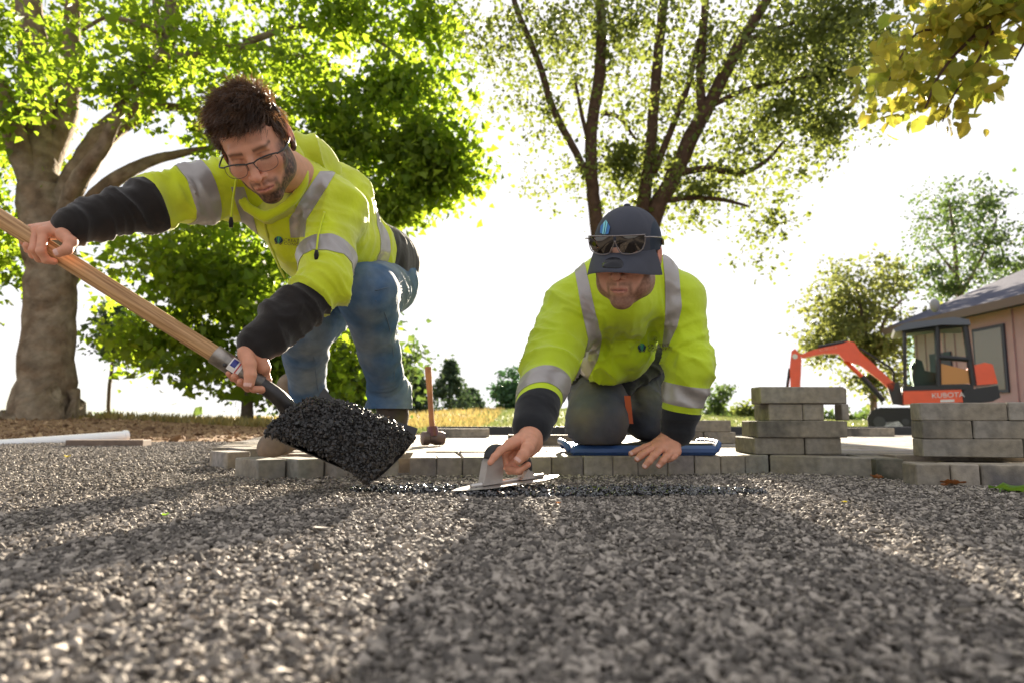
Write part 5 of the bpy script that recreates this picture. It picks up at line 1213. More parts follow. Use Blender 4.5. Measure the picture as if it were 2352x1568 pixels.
logo(bv1, on1(640, 552, 0), nrm(A(1, .25, -.05)), A(.0, .1, 1), nrm(P(644, 554, 1.9) - A(0, 0, .18)), .024, hood_)

# ---- jeans
aT = nrm(knL - hipL)
jp = [(rc(hipR, hipL, .110, .105), .05), (rc(hipL, knL, .100, .083), .04), (rc(knL, knL * .45 + anL * .55, .083, .063), .03), (rc(knL * .45 + anL * .55, anL, .063, .062), .02), (rc(anL + A(0, 0, .02), anL - A(0, 0, .045), .066, .076), .02),
      (rc(hipR, knR, .105, .084), .04), (rc(knR, anR, .078, .056), .03), (rc(anR + A(0, 0, .03), anR - A(0, 0, .04), .064, .070), .02)]
f = field_of(jp, .006); V, F = f.mesh(); V = relax(V, F, 2); sL = nrm(anL - knL); sR = nrm(anR - knR)
V = folds(V, F, [(anL, .09, sL, .035, .009), (anR, .09, sR, .035, .010), (P(900, 690, 2.2), .10, A(.3, .3, 1), .04, .008), (P(905, 740, 2.15), .08, A(-.2, 0, 1), .035, .006), (P(850, 780, 2.1), .12, A(.8, 0, .5), .07, .004), (P(700, 800, 2.25), .12, A(.6, 0, .5), .06, .005), (P(760, 720, 2.25), .1, A(.4, 0, 1), .045, .006)], fine=.0018)
V, F = cut(V, F, [(anL + A(0, 0, -.048), A(0, 0, 1)), ])
jean = mk('jeans', V, F, jean_m, man, sm=True)
bvj = proj_on(V, F); seam_m = mat('denim_seam', (.09, .13, .19), rough=.8)
def onj(px, py, off=.0008):
    o = Vector((0, 0, .18)); d = Vector(P(px, py, 2.0)) - o; h_ = bvj.ray_cast(o, d.normalized(), 6); return np.array(h_[0]) + nrm(A(0, 0, .18) - np.array(h_[0])) * off if h_[0] is not None else None
for ln in ([(862, 690), (884, 720), (896, 760), (903, 810), (906, 860), (905, 895)], [(716, 780), (722, 830), (728, 880), (738, 915)], [(862, 668), (890, 660), (920, 648), (940, 630)]):
    q = [onj(*a) for a in ln]; q = [a for a in q if a is not None]
    if len(q) > 2: mk('seam', *tube(spline(q, 4), .0014, 5), seam_m, jean, sm=True)
# ---- boots
def boot(an, toe_dir, L_, label=None, lift=0.0, Rm_=None, zb_=PZ, bm_=boot_m):
    t = nrm(A(toe_dir[0], toe_dir[1], 0)); h0 = A(an[0], an[1], zb_ + .0); 
    pr_ = [(rc(h0 + A(0, 0, .045) - t * .03, h0 + A(0, 0, .045) + t * (L_ - .09), .043, .040), .0), (ell(h0 + A(0, 0, .035) + t * (L_ - .075), (.050, .050, .040)), .03), (rc(h0 + A(0, 0, .06), h0 + A(0, 0, .18), .052, .054), .03), (rc(h0 + A(0, 0, .09) + t * .02, h0 + A(0, 0, .06) + t * .08, .036, .034), .03)]
    f = field_of(pr_, .005); V, F = f.mesh(); V = relax(V, F, 1); V = folds(V, F, [(h0 + t * .09 + A(0, 0, .06), .06, t, .02, .003), (h0 + A(0, 0, .1), .06, A(0, 0, 1), .03, .003)])
    V[:, 2] = np.maximum(V[:, 2], zb_ + .02)
    n = nrm(A(-t[1], t[0], 0)); so = []
    for a, w_ in ((-.08, .0), (-.075, .030), (-.03, .038), (.03, .036), (.08, .044), (.12, .046), (.155, .034), (.175, .0)): so.append((a * L_ / .25, w_))
    poly = [h0 + t * a + n * w_ for a, w_ in so] + [h0 + t * a - n * w_ for a, w_ in so[-2:0:-1]]; SV, SF = slab(poly, .024, (0, 0, 1))
    out = []
    for v in (V, SV):
        if Rm_ is not None: piv = h0 + t * (L_ * .62); v = (v - piv) @ Rm_.T + piv
        out.append(v)
    b = mk('boot', out[0], F, bm_, man if label is None else label, sm=True); mk('sole', out[1], SF, sole_m, b)
    for k in range(4):
        a0 = h0 + t * (.02 + .024 * k) + A(0, 0, .142 - .02 * k) ; v, f_ = tube([a0 - n * .022, a0 + t * .012 + A(0, 0, .004), a0 + n * .022], .0028, 6); v = np.array(v)
        if Rm_ is not None: v = (v - piv) @ Rm_.T + piv
        mk('lace', v, f_, sole_m, b, sm=True)
    return b
boot((anL[0] + .01, anL[1] + .02), (-.05, -1), .28, man)
tR = nrm(A(-.22, -1, 0)); ax_ = np.cross(A(0, 0, 1), tR); lift = R(24)
K = np.array([[0, -ax_[2], ax_[1]], [ax_[2], 0, -ax_[0]], [-ax_[1], ax_[0], 0]]); RR = np.eye(3) + math.sin(lift) * K + (1 - math.cos(lift)) * K @ K
boot((anR[0] - .03, anR[1] + .05), tR, .26, man, Rm_=RR, bm_=mat('dusty_leather', (.17, .125, .09), rough=.8, noise=(30, .3), bump=[(80, .6, .003)]))
# ---- glasses
def TH(M_, T_, pts): return np.asarray(pts, float) @ M_.T + T_
gm_ = mat('glasses_frame', (.015, .014, .014), rough=.35, spec=.6); lens = bpy.data.materials.new('clear_lens'); lens.use_nodes = True; MATS['clear_lens'] = lens
q = lens.node_tree; q.nodes.clear(); o_ = q.nodes.new('ShaderNodeOutputMaterial'); ms = q.nodes.new('ShaderNodeMixShader'); ms.inputs[0].default_value = .045; tr = q.nodes.new('ShaderNodeBsdfTransparent'); gl_ = q.nodes.new('ShaderNodeBsdfGlossy'); gl_.inputs['Roughness'].default_value = .05; q.links.new(tr.outputs[0], ms.inputs[1]); q.links.new(gl_.outputs[0], ms.inputs[2]); q.links.new(ms.outputs[0], o_.inputs[0])
gls = None; dz = -.006
def gtube(pts, r, nm='frame'):
    v, f_ = tube(spline(pts, 5), r, 8); return v, f_
mb = MB()
for s in (-1, 1):
    v, f_ = gtube([(s * .010, -.1145, .006 + dz), (s * .022, -.1145, .0105 + dz), (s * .040, -.109, .0115 + dz), (s * .060, -.099, .0085 + dz), (s * .064, -.095, .005 + dz)], .0019); mb.add(v, f_)
    v, f_ = gtube([(s * .064, -.095, .006 + dz), (s * .079, -.078, .006 + dz), (s * .083, -.03, .006 + dz), (s * .083, .0, .004 + dz), (s * .083, .018, -.012 + dz)], .0020); mb.add(v, f_)
v, f_ = gtube([(-.010, -.1145, .006 + dz), (0, -.117, .0075 + dz), (.010, -.1145, .006 + dz)], .0019); mb.add(v, f_)
for s in (-1, 1): v, f_ = gtube([(s * .008, -.115, .005 + dz), (s * .009, -.111, -.004 + dz), (s * .011, -.1075, -.011 + dz)], .001); mb.add(v, f_)
mb.V = [TH(HM1, HT1, v) for v in mb.V]; gls = mb.build('glasses', gm_, man, sm=True)
for s in (-1, 1):
    o = [(.010, .005), (.022, .0095), (.040, .0105), (.060, .0075), (.061, -.004), (.055, -.016), (.038, -.021), (.020, -.018), (.011, -.008)]
    v, f_ = slab([(s * a, -.1150 + .16 * max(0, a - .02) ** 1.2 * 2.6, b + dz) for a, b in o], .0012, (0, -1, 0)); mk('lens', TH(HM1, HT1, v), f_, lens, gls)
    v, f_ = gtube([(s * a, -.1158 + .16 * max(0, a - .02) ** 1.2 * 2.6, b + dz) for a, b in o[3:] + o[:1]], .0006); mk('rim', TH(HM1, HT1, v), f_, gm_, gls, sm=True)
# ---- hair: thousands of strands in tufts
hair_m = bpy.data.materials.new('brown_hair'); hair_m.use_nodes = True; MATS['brown_hair'] = hair_m
q = hair_m.node_tree; b_ = q.nodes['Principled BSDF']; at_ = q.nodes.new('ShaderNodeAttribute'); at_.attribute_name = 'rnd'; mx = q.nodes.new('ShaderNodeMix'); mx.data_type = 'RGBA'; mx.inputs[6].default_value = (.018, .010, .006, 1); mx.inputs[7].default_value = (.085, .045, .022, 1)
q.links.new(at_.outputs['Fac'], mx.inputs[0]); q.links.new(mx.outputs[2], b_.inputs['Base Color']); b_.inputs['Roughness'].default_value = .38; b_.inputs['Specular IOR Level'].default_value = .6
ms = q.nodes.new('ShaderNodeMixShader'); tl = q.nodes.new('ShaderNodeBsdfTranslucent'); tl.inputs[0].default_value = (.35, .17, .07, 1); ms.inputs[0].default_value = .22; out = q.nodes['Material Output']
q.links.new(b_.outputs[0], ms.inputs[1]); q.links.new(tl.outputs[0], ms.inputs[2]); q.links.new(ms.outputs[0], out.inputs[0])
def strands(roots, dirs, lens_, grav, width, seg=5, curl=.0, seed=0, seps=None):
    r = np.random.default_rng(seed); n = len(roots); p = roots.copy(); d = dirs.copy(); V = []; side0 = r.normal(0, 1, (n, 3)); ph = r.uniform(0, 6.28, (n, 1))
    for i in range(seg + 1):
        t = i / seg; s = np.cross(d, side0); s /= np.linalg.norm(s, axis=1)[:, None] + 1e-9; w = width * (1 - .85 * t ** 1.5) * .5
        V.append(p - s * w); V.append(p + s * w)
        p = p + d * (lens_ / seg)[:, None]; d = d + grav * (.16 + .30 * t) + curl * (s * np.sin(ph + t * 7) + np.cross(d, s) * np.cos(ph + t * 6)) * .5; d /= np.linalg.norm(d, axis=1)[:, None]
    V = np.stack(V, 1); k = V.shape[1]; F = []
    for i in range(seg): F.append(np.array([2 * i, 2 * i + 1, 2 * i + 3, 2 * i + 2])[None] + (np.arange(n) * k)[:, None])
    return V.reshape(-1, 3), np.concatenate(F), k
def make_hair(M_, T_, parent, ntuft=420, per=26, seed=5):
    r = np.random.default_rng(seed); c = A(0, .014, .035); rad = A(.0775, .0955, .0845); roots = []; dirs = []; ln = []; tip = []; rn = []
    for k in range(ntuft):
        while True:
            q = r.normal(0, 1, 3); q /= np.linalg.norm(q); p = c + q * rad
            top = p[2] > .062; side = (p[2] > -.015 - .3 * max(0, p[1])) and p[1] > -.030 and p[2] <= .062
            if top or (side and r.random() < .7): break
        if top:
            fwd = np.clip((.07 - p[1]) / .10, 0, 1); up = r.random() < .13; d = q * (.8 if up else .34) + A(-.45, -.80, .10) * fwd * (.5 if up else 1) + A(-.2, .1, .7) * (1 - fwd) + r.normal(0, .25, 3); L = r.uniform(.035, .060) * (1.0 if p[1] > -.05 else .85)
        else:
            d = q * .35 + A(0, -.15, -.8) + r.normal(0, .15, 3); L = r.uniform(.010, .020) if p[2] < .03 else r.uniform(.02, .045)
            if p[2] < .03: q = q
        d /= np.linalg.norm(d); tone = r.random()
        for j in range(per):
            o = r.normal(0, .0065, 3); pr = p + o; qq = pr - c; pr = c + qq / np.linalg.norm(qq / rad) * .985; roots.append(pr); dirs.append(nrm(d + r.normal(0, .11, 3) - o * 9)); ln.append(L * r.uniform(.75, 1.1)); rn.append(np.clip(tone * .6 + r.random() * .4, 0, 1))
    roots = np.array(roots); dirs = np.array(dirs); ln = np.array(ln)
    g = M_.T @ A(0, 0, -1.0)
    V, F, k = strands(roots, dirs, ln, g * np.where(ln > .03, 1, .3)[:, None], .0013, 6, .34, seed)
    hm = mk('hair', V @ M_.T + T_, F, hair_m, parent, rnd=np.repeat(rn, k))
    f = Field((-.11, -.13, -.08), (.11, .14, .15), .005); f.add(ell(c + A(0, .004, .003), rad * A(1.0, 1.0, 1.05)), 0)
    f.sub(ell((0, -.085, -.012), (.083, .075, .070)), .006); f.sub(ell((0, -.02, -.08), (.12, .10, .075)), .006)
    V, F = f.mesh(); N = vnormals(V, F); V = V + N * (.005 * fbm(V * 30, 3))[:, None]
    mk('scalp_hair', V @ M_.T + T_, F, mat('hair_underlayer', (.030, .018, .011), rough=.95, spec=.1, noise=(160, .5), bump=[(500, 1, .002)]), hm, sm=True)
make_hair(HM1, HT1, man)
# ============================================================ PERSON 2 : kneeling man with the cap
pb = A(.35, 2.35, .098)
shR, elR, wrR = P(1322, 712, 2.12), P(1262, 835, 2.00), P(1222, 978, 1.80)
shL, elL, wrL = P(1552, 690, 2.14), P(1583, 850, 2.10), P(1556, 985, 2.13)
HM2 = Rm(R(-25), R(19), R(5)); HT2 = P(1440, 587, 1.79); NK2 = P(1440, 610, 2.0)
hd = head(HM2, HT2, 1.07, beard=(.10, .045, .022), dens=.95, stub=(.9, .85), neckw=NK2, long=1.09, skin=A(.68, .37, .27))
parts = [hd]
c3 = [([P(1172, 1019, 1.70), P(1149, 1034, 1.685), P(1136, 1048, 1.675), P(1126, 1061, 1.668)], [.0115, .0098, .0088, .0075]),
      ([P(1180, 1019, 1.725), P(1158, 1045, 1.73), P(1164, 1070, 1.73), P(1186, 1074, 1.72)], [.0112, .0100, .0090, .0080]),
      ([P(1190, 1024, 1.745), P(1166, 1058, 1.74), P(1170, 1080, 1.725), P(1196, 1082, 1.705)], [.0108, .0098, .0088, .0078]),
      ([P(1204, 1034, 1.75), P(1168, 1076, 1.72), P(1190, 1081, 1.692), P(1213, 1066, 1.688)], [.0098, .0090, .0088, .0076]),
      ([P(1218, 1016, 1.72), P(1211, 1030, 1.695), P(1202, 1044, 1.683), P(1191, 1056, 1.678)], [.0185, .0160, .0140, .0120])]
w3 = P(1218, 1002, 1.765)
palm3 = [(w3, c3[i][0][0], .023, .014) for i in range(4)] + [(w3, c3[4][0][0], .026, .019), (P(1228, 985, 1.80), w3, .026, .025), (P(1226, 1020, 1.76), P(1214, 1034, 1.74), .022, .018)]
parts.append(hand(c3, palm3))
c4 = [([P(1509, 1016.5, 2.12), P(1480.5, 1027, 2.11), P(1464, 1034.6, 2.10), P(1450, 1041, 2.095)], [.0115, .0110, .0105, .0092]),
      ([P(1505, 1026, 2.09), P(1486, 1037, 2.075), P(1473, 1045, 2.07), P(1464, 1053, 2.068)], [.0118, .0112, .0105, .0098]),
      ([P(1519, 1029, 2.08), P(1502, 1045, 2.055), P(1491, 1058, 2.05), P(1482, 1069, 2.05)], [.0120, .0115, .0105, .0094]),
      ([P(1541, 1038, 2.08), P(1530, 1048, 2.055), P(1522, 1058, 2.05), P(1514, 1068, 2.05)], [.0118, .0112, .0102, .0092]),
      ([P(1554, 1036, 2.09), P(1549, 1046, 2.075), P(1541, 1052, 2.07), P(1533, 1056, 2.07)], [.0108, .0098, .0088, .0078])]
w4 = P(1541, 1006, 2.14)
palm4 = [(w4, c4[i][0][0], .026, .015) for i in range(5)] + [(P(1552, 990, 2.14), w4, .027, .026)]
parts.append(hand(c4, palm4, pk=.016))
chest, belly, pel = P(1422, 685, 2.20), P(1404, 775, 2.36), P(1425, 800, 2.66)
hipR, knR, ftR = P(1385, 830, 2.62), P(1370, 968, 2.30), P(1372, 1000, 2.74)
hipL, knL, ftL = P(1490, 830, 2.64), P(1484, 950, 2.46), P(1505, 985, 2.85)
bp = [(rc(chest, pel, .11, .12), .03), (rc(shR, shL, .05, .05), .04), (rc(shR, elR, .05, .04), .02), (rc(elR, wrR, .04, .027), .02), (rc(wrR, w3, .027, .024), .01), (rc(shL, elL, .05, .04), .02), (rc(elL, wrL, .04, .028), .02), (rc(wrL, w4, .028, .025), .01),
      (rc(hipR, knR, .08, .06), .03), (rc(knR, ftR, .05, .035), .02), (rc(hipL, knL, .08, .06), .03), (rc(knL, ftL, .05, .035), .02), (rc(P(1430, 640, 2.2), NK2, .065, .06), .03)]
V, F = field_of(bp, .010).mesh(); parts.append((V, F, np.tile(SK, (len(V), 1))))
V, F, C = join_parts(parts)
man2 = mk('person', V, F, skin_m, base=pb, sm=True, cols=C)
tag(man2, 'kneeling man in a dark cap and hi-vis shirt leaning on one hand while trowelling', 'person')
nail(c3[4][0], c3[4][1], (-.3, -1, .3), nail_m, man2)
for k in range(4): nail(c4[k][0], c4[k][1], (-.2, -1, .6), nail_m, man2)
# ---- shirt
aR1 = nrm(elR - shR); aR2 = nrm(wrR - elR); aL1 = nrm(elL - shL); aL2 = nrm(wrL - elL); lat = A(1, 0, 0)
sp = [(rc(chest, belly, .145, .150), .04), (rc(belly, P(1415, 790, 2.6), .150, .14), .04), (ell(P(1398, 795, 2.27), (.125, .12, .126)), .05), (ell(P(1425, 672, 2.25), (.18, .13, .12)), .05),
      (rc(shR, P(1425, 672, 2.16), .094, .110), .06), (rc(shL, P(1430, 665, 2.16), .088, .110), .06), (rc(P(1372, 640, 2.08), P(1512, 628, 2.08), .055, .055), .05), (ell(P(1430, 700, 2.06), (.10, .09, .08)), .06),
      (rc(shR, elR, .094, .076), .05), (rc(elR, wrR, .078, .052), .03), (rc(wrR - aR2 * .06, wrR - aR2 * .0, .056, .046), .01),
      (rc(shL, elL, .086, .066), .03), (rc(elL, wrL, .070, .052), .03), (rc(wrL - aL2 * .05, wrL, .055, .047), .01)]
f = field_of(sp, .0060); f.sub(ell(HT2 + HM2 @ A(0, -.012, -.060), (.084, .092, .068), HM2), .012)
V, F = f.mesh(); V = relax(V, F, 2)
V = folds(V, F, [(P(1300, 740, 2.05), .12, A(.8, 0, 1), .055, .009), (elR, .12, aR2 + A(.3, 0, 0), .05, .009), (P(1330, 800, 2.15), .09, A(.8, 0, .6), .04, .009), (P(1560, 760, 2.1), .12, A(-.6, 0, 1), .06, .008), (elL, .12, aL2 + A(-.4, 0, 0), .05, .008), (P(1410, 800, 2.2), .15, A(1, 0, .10), .055, .011),
                 (P(1440, 730, 2.1), .10, A(1, 0, .2), .055, .010), (P(1500, 790, 2.2), .09, A(1, 0, -.5), .04, .008), (P(1240, 950, 1.86), .06, aR2, .03, .004), (P(1560, 960, 2.12), .06, aL2, .03, .005)], fine=.0015)
BR = P(1234, 908, 1.90); BL = P(1576, 905, 2.115); hR_, hL_ = .030, .031
KR = BR + aR2 * .052; KL = BL + aL2 * .052; HB = P(1420, 892, 2.3)[2]
nR = nrm(aR2 + A(.28, 0, .1)); nL = nrm(aL2 + A(.05, 0, 0))
cuts = [(KR, nR, .13), (KL, nL, .13), (BR - nR * hR_, nR, .13), (BR + nR * hR_, nR, .13), (BL - nL * hL_, nL, .13), (BL + nL * hL_, nL, .13)]
lanes = [[(1308, 1335, 585), (1319, 1345, 612), (1334, 1364, 703), (1351, 1382, 780), (1340, 1373, 825), (1311, 1340, 890), (1306, 1336, 903)], [(1520, 1550, 570), (1527, 1560, 643), (1528, 1566, 704), (1527, 1556, 749), (1522, 1534, 796)]]
for ln in lanes: cuts += lane_cuts(ln)
V, F = split_regions(V, F, cuts); Cn = cen(V, F)
dR = np.minimum(seg_d(Cn, elR, wrR), seg_d(Cn, shR, elR)); dL = np.minimum(seg_d(Cn, elL, wrL), seg_d(Cn, shL, elL))
aRm = (seg_d(Cn, elR, wrR) < .11) & ((Cn - KR) @ nR > 0); aLm = (seg_d(Cn, elL, wrL) < .105) & ((Cn - KL) @ nL > 0)
shirt = mk('shirt', *sel(V, F, ~(aRm | aLm)), hv2_m, man2, sm=True); mk('sleeve', *sel(V, F, aRm), blackb_m, shirt, sm=True); mk('sleeve', *sel(V, F, aLm & ~aRm), blackb_m, shirt, sm=True)
def strip2(mask):
    v, f_ = sel(V, F, mask)
    if len(f_): v, f_ = shell(v, f_, .0022); mk('reflective_strip', v, f_, refl_m, shirt, sm=True, ang=50)
strip2((np.abs((Cn - BR) @ nR) < hR_) & (seg_d(Cn, elR, wrR) < .11)); strip2((np.abs((Cn - BL) @ nL) < hL_) & (seg_d(Cn, elL, wrL) < .11))
for ln in lanes: strip2(lane_mask(ln, Cn, face_n(V, F)))
bv2 = proj_on(V, F)
def on2(px, py, off=.004):
    o = Vector((0, 0, .18)); d = Vector(P(px, py, 2.0)) - o; h_ = bv2.ray_cast(o, d.normalized(), 6); return np.array(h_[0]) + nrm(A(0, 0, .18) - np.array(h_[0])) * off if h_[0] is not None else P(px, py, 2.1)
logo(bv2, on2(1474, 798, 0), A(1, 0, .03), A(0, .1, 1), nrm(P(1474, 798, 2.1) - A(0, 0, .18)), .028, shirt)
# dark undershirt hem showing under the shirt
f = field_of([(rc(P(1330, 850, 2.42), P(1420, 865, 2.40), .06, .065), 0), (rc(P(1420, 865, 2.40), P(1515, 825, 2.46), .062, .05), .03)], .006); V, F = f.mesh(); V = folds(V, F, [(P(1420, 870, 2.4), .2, A(.4, 0, 1), .03, .006)]); mk('undershirt', V, F, blackb_m, man2, sm=True)
# ---- trousers
tp = [(rc(hipR, hipL, .14, .13), .05), (rc(hipR, knR, .118, .102), .04), (rc(knR, ftR, .085, .06), .04), (rc(hipL, knL, .11, .088), .04), (rc(knL, ftL, .078, .055), .04)]
f = field_of(tp, .0065); V, F = f.mesh(); V = relax(V, F, 2)
V = folds(V, F, [(P(1380, 900, 2.4), .12, A(.5, 0, 1), .05, .006), (P(1500, 900, 2.5), .12, A(.9, 0, .6), .045, .010), (knR, .09, A(.3, 0, 1), .05, .004), (P(1310, 990, 2.3), .05, A(.2, 0, 1), .02, .005)], fine=.002)
V[:, 2] = np.maximum(V[:, 2], .099)
trs = mk('trousers', V, F, work_m, man2, sm=True)
bvt = proj_on(V, F)
def ont(px, py, off=.004):
    o = Vector((0, 0, .18)); d = Vector(P(px, py, 2.0)) - o; h_ = bvt.ray_cast(o, d.normalized(), 6); return np.array(h_[0]) + nrm(A(0, 0, .18) - np.array(h_[0])) * off if h_[0] is not None else P(px, py, 2.3)
v = []
for py in np.linspace(908, 972, 8): v += [P(1434 + (py - 908) * .10, py, 2.27), P(1448 + (py - 908) * .10, py, 2.27)]
f_ = [(2 * i, 2 * i + 1, 2 * i + 3, 2 * i + 2) for i in range(7)]; v = np.array(v); v2 = v + A(0, .003, 0); mk('strap', np.vstack([v, v2]), f_ + [tuple(q + 16 for q in f[::-1]) for f in f_] + [(0, 2, 18, 16), (1, 17, 19, 3), (0, 16, 17, 1)], mat('orange_webbing', (.55, .10, .03), rough=.7, bump=[(400, .4, .001)]), trs)
b0 = boot((P(1500, 1000, 2.98)[0], 3.02), (.15, 1), .24, man2, zb_=.07)
b0 = boot((P(1376, 1000, 2.88)[0], 2.92), (-.05, 1), .24, man2, zb_=.07)
# ---- cap (built round the head, in the head's own axes)
cap_m = mat('slate_cap_cloth', (.042, .045, .062), rough=.8, noise=(30, .10), bump=[(900, .25, .0006)]); cap2_m = mat('navy_mesh_cloth', (.018, .030, .05), rough=.85, bump=[(1200, .6, .0008)])
c = A(0, .012, .036); rr = A(.0885, .105, .094); V = []; F = []; nu, nv = 120, 16
for j in range(nv + 1):
    p = (math.pi / 2) * (1 - j / nv) + 0 * j
    for i in range(nu):
        a = 2 * math.pi * i / nu; p2 = p - .04 * (j == nv); bulge = 1 + .045 * max(0, -math.sin(a)) * math.sin(2 * p)
        seam = 1 - .006 * (abs(math.sin(3 * a + math.pi / 2 * 0)) > .985)
        V.append(c + rr * A(math.cos(p) * math.cos(a), math.cos(p) * math.sin(a) * bulge, math.sin(p)) * seam)
    if j:
        for i in range(nu): F.append((j * nu - nu + i, j * nu + i, j * nu + (i + 1) % nu, j * nu - nu + (i + 1) % nu))
V = np.array(V); V = np.vstack([V, c + (V[-nu:] - c) * A(.985, .985, 1) + A(0, 0, -.022)]); j = nv + 1
for i in range(nu): F.append((j * nu - nu + i, j * nu + i, j * nu + (i + 1) % nu, j * nu - nu + (i + 1) % nu))
V, F = split_regions(V, np.array(F), [(A(0, .0, .03), A(0, 1, -.18), .3), (A(.073, 0, .05), A(1, 0, 0), .2), (A(-.073, 0, .05), A(1, 0, 0), .2)]); ctr = np.array([V[list(f)].mean(0) for f in F]); fr = (ctr[:, 1] < -.0 + .18 * (ctr[:, 2] - .03) ) & (np.abs(ctr[:, 0]) < .073)
cap = mk('cap', *sel(V @ HM2.T + HT2, F, fr), cap_m, man2, sm=True); mk('back_panel', *sel(V @ HM2.T + HT2, F, ~fr), cap2_m, cap, sm=True)
mk('button', *sphere(HT2 + HM2 @ A(0, .012, .131), (.009, .009, .005), 12, 6, HM2), cap_m, cap, sm=True)
V = []; F = []; nu, nv = 25, 12
for lay in (0, 1):
    for i in range(nu):
        a = math.radians(-158 + 136 * i / (nu - 1)); s_ = math.cos(a)
        for j in range(nv):
            t = j / (nv - 1); e0 = A(.088 * math.cos(a), .012 + .1075 * math.sin(a), .018); out = A(.108 * math.cos(a) * 1.0, .012 + (.1075 + .083 * (math.sin(math.pi * i / (nu - 1)) ** .55)) * math.sin(a) - 0, .012)
            out[1] = min(out[1], e0[1]); q = e0 * (1 - t) + out * t; q[2] = q[2] - .55 * (abs(q[0]) ** 2) * 5.0 * t - .030 * t + .006 * math.sin(math.pi * t); V.append(q - A(0, 0, .003 * lay))
n = nu * nv
for i in range(nu - 1):
    for j in range(nv - 1): a = i * nv + j; F.append((a, a + 1, a + nv + 1, a + nv)); F.append((n + a, n + a + nv, n + a + nv + 1, n + a + 1))
    a = i * nv + nv - 1; F.append((a, n + a, n + a + nv, a + nv))
brim = mk('brim', np.array(V) @ HM2.T + HT2, F, cap_m, cap, sm=True, ang=60)
bvc = proj_on(np.array(V[:n]), [f for f in F if max(f) < n])
def onb(x, y): h_ = bvc.ray_cast(Vector((x, y, .2)), Vector((0, 0, -1))); return np.array(h_[0]) if h_[0] is not None else A(x, y, .0)
# oval glossy badge on the brim
q0 = onb(.002, -.152); V = [q0 + A(0, 0, .0065)]; F = []
for k in range(24): a = 2 * math.pi * k / 24; V.append(onb(.002 + .0265 * math.cos(a), -.152 + .0175 * math.sin(a)) + A(0, 0, .0042))
for k in range(24): a = 2 * math.pi * k / 24; V.append(onb(.002 + .027 * math.cos(a), -.152 + .01755 * math.sin(a)) + A(0, 0, .0002))
F = [(0, 1 + k, 1 + (k + 1) % 24) for k in range(24)] + [(1 + k, 25 + k, 25 + (k + 1) % 24, 1 + (k + 1) % 24) for k in range(24)]
mk('badge', np.array(V) @ HM2.T + HT2, F, mat('gloss_black', (.008, .008, .012), rough=.2, spec=.35), brim, sm=True, ang=70)
# emblem on the front panel
bvd = proj_on(*sel(np.vstack([c + rr * 1.0 * A(math.cos(p) * math.cos(a), math.cos(p) * math.sin(a) * (1 + .045 * max(0, -math.sin(a)) * math.sin(2 * p)), math.sin(p)) for p in np.linspace(0, 1.4, 30) for a in np.linspace(-3.1, 0, 60)]), [(r_ * 60 + k, r_ * 60 + k + 1, r_ * 60 + 61 + k, r_ * 60 + 60 + k) for r_ in range(29) for k in range(59)], [True] * (29 * 59)))
def onc(x, z, off=.0012):
    h_ = bvd.ray_cast(Vector((x, -.3, z)), Vector((0, 1, 0))); return (np.array(h_[0]) + np.array(h_[1]) * (off if h_[1][1] < 0 else -off)) if h_[0] is not None else A(x, -.1, z)
em = [([(-.5, -.5), (-.56, .08), (-.26, .36), (-.22, -.55)], mblue), ([(-.2, -.55), (-.24, .38), (-.03, .6), (-.06, -.6)], lblue), ([(.06, -.6), (.03, .6), (.26, .38), (.14, -.6)], lblue), ([(.2, -.6), (.3, .36), (.62, .02), (.5, -.55)], mblue)]
for p, m_ in em:
    v = [HM2 @ onc(-.036 + a * .026, .080 + b * .028, .0035) + HT2 for a, b in p]; mk('emblem', v, [tuple(range(len(p)))[::-1]], m_, cap)
# sunglasses pushed up on the cap
sgm = mat('smoke_frame', (.16, .13, .12), rough=.12, spec=.6, coat=.5); dkl = mat('dark_lens', (.02, .013, .010), rough=.04, spec=1.0, coat=1.0, metal=.55)
zz = .042; sgs = MB()
def sgc(x, dz_=0): return A(x, -.118 + 3.2 * x * x, zz + dz_)
v, f_ = tube(spline([sgc(x, .020) for x in (-.073, -.05, -.025, 0, .025, .05, .073)], 4), .0018, 8); sgs.add(v, f_)
for s in (-1, 1):
    v, f_ = tube(spline([sgc(s * .073, .019), sgc(s * .072, .0), sgc(s * .064, -.018), sgc(s * .04, -.026), sgc(s * .016, -.023), sgc(s * .004, -.004), sgc(s * .001, .008)], 4), .0014, 8); sgs.add(v, f_)
    v, f_ = tube(spline([sgc(s * .071, .014), A(s * .085, -.085, zz + .013), A(s * .0935, -.04, zz + .008), A(s * .094, .0, zz), A(s * .090, .03, zz - .018)], 4), .0042, 8, flat=.45); sgs.add(v, f_)
sgs.V = [np.array(v) @ HM2.T + HT2 for v in sgs.V]; sg = sgs.build('sunglasses', sgm, cap, sm=True)
for s in (-1, 1):
    V = []; F = []; o = [(.0025, .004), (.0040, .0185), (.03, .0200), (.055, .0200), (.071, .018), (.071, .0), (.063, -.0165), (.04, -.0245), (.016, -.0215)]; cx, cz = .04, -.001
    rings = (0, .5, 1)
    V.append(sgc(s * cx, cz) + A(0, -.0035, 0))
    for t in (.5, 1):
        for a, b in o: V.append(sgc(s * (cx + (a - cx) * t), cz + (b - cz) * t) + A(0, -.0035 * (1 - t * t), 0))
    m9 = len(o)
    for k in range(m9): F.append((0, 1 + k, 1 + (k + 1) % m9)); F.append((1 + k, 1 + m9 + k, 1 + m9 + (k + 1) % m9, 1 + (k + 1) % m9))
    mk('lens', np.array(V) @ HM2.T + HT2, F, dkl, cap, sm=True)
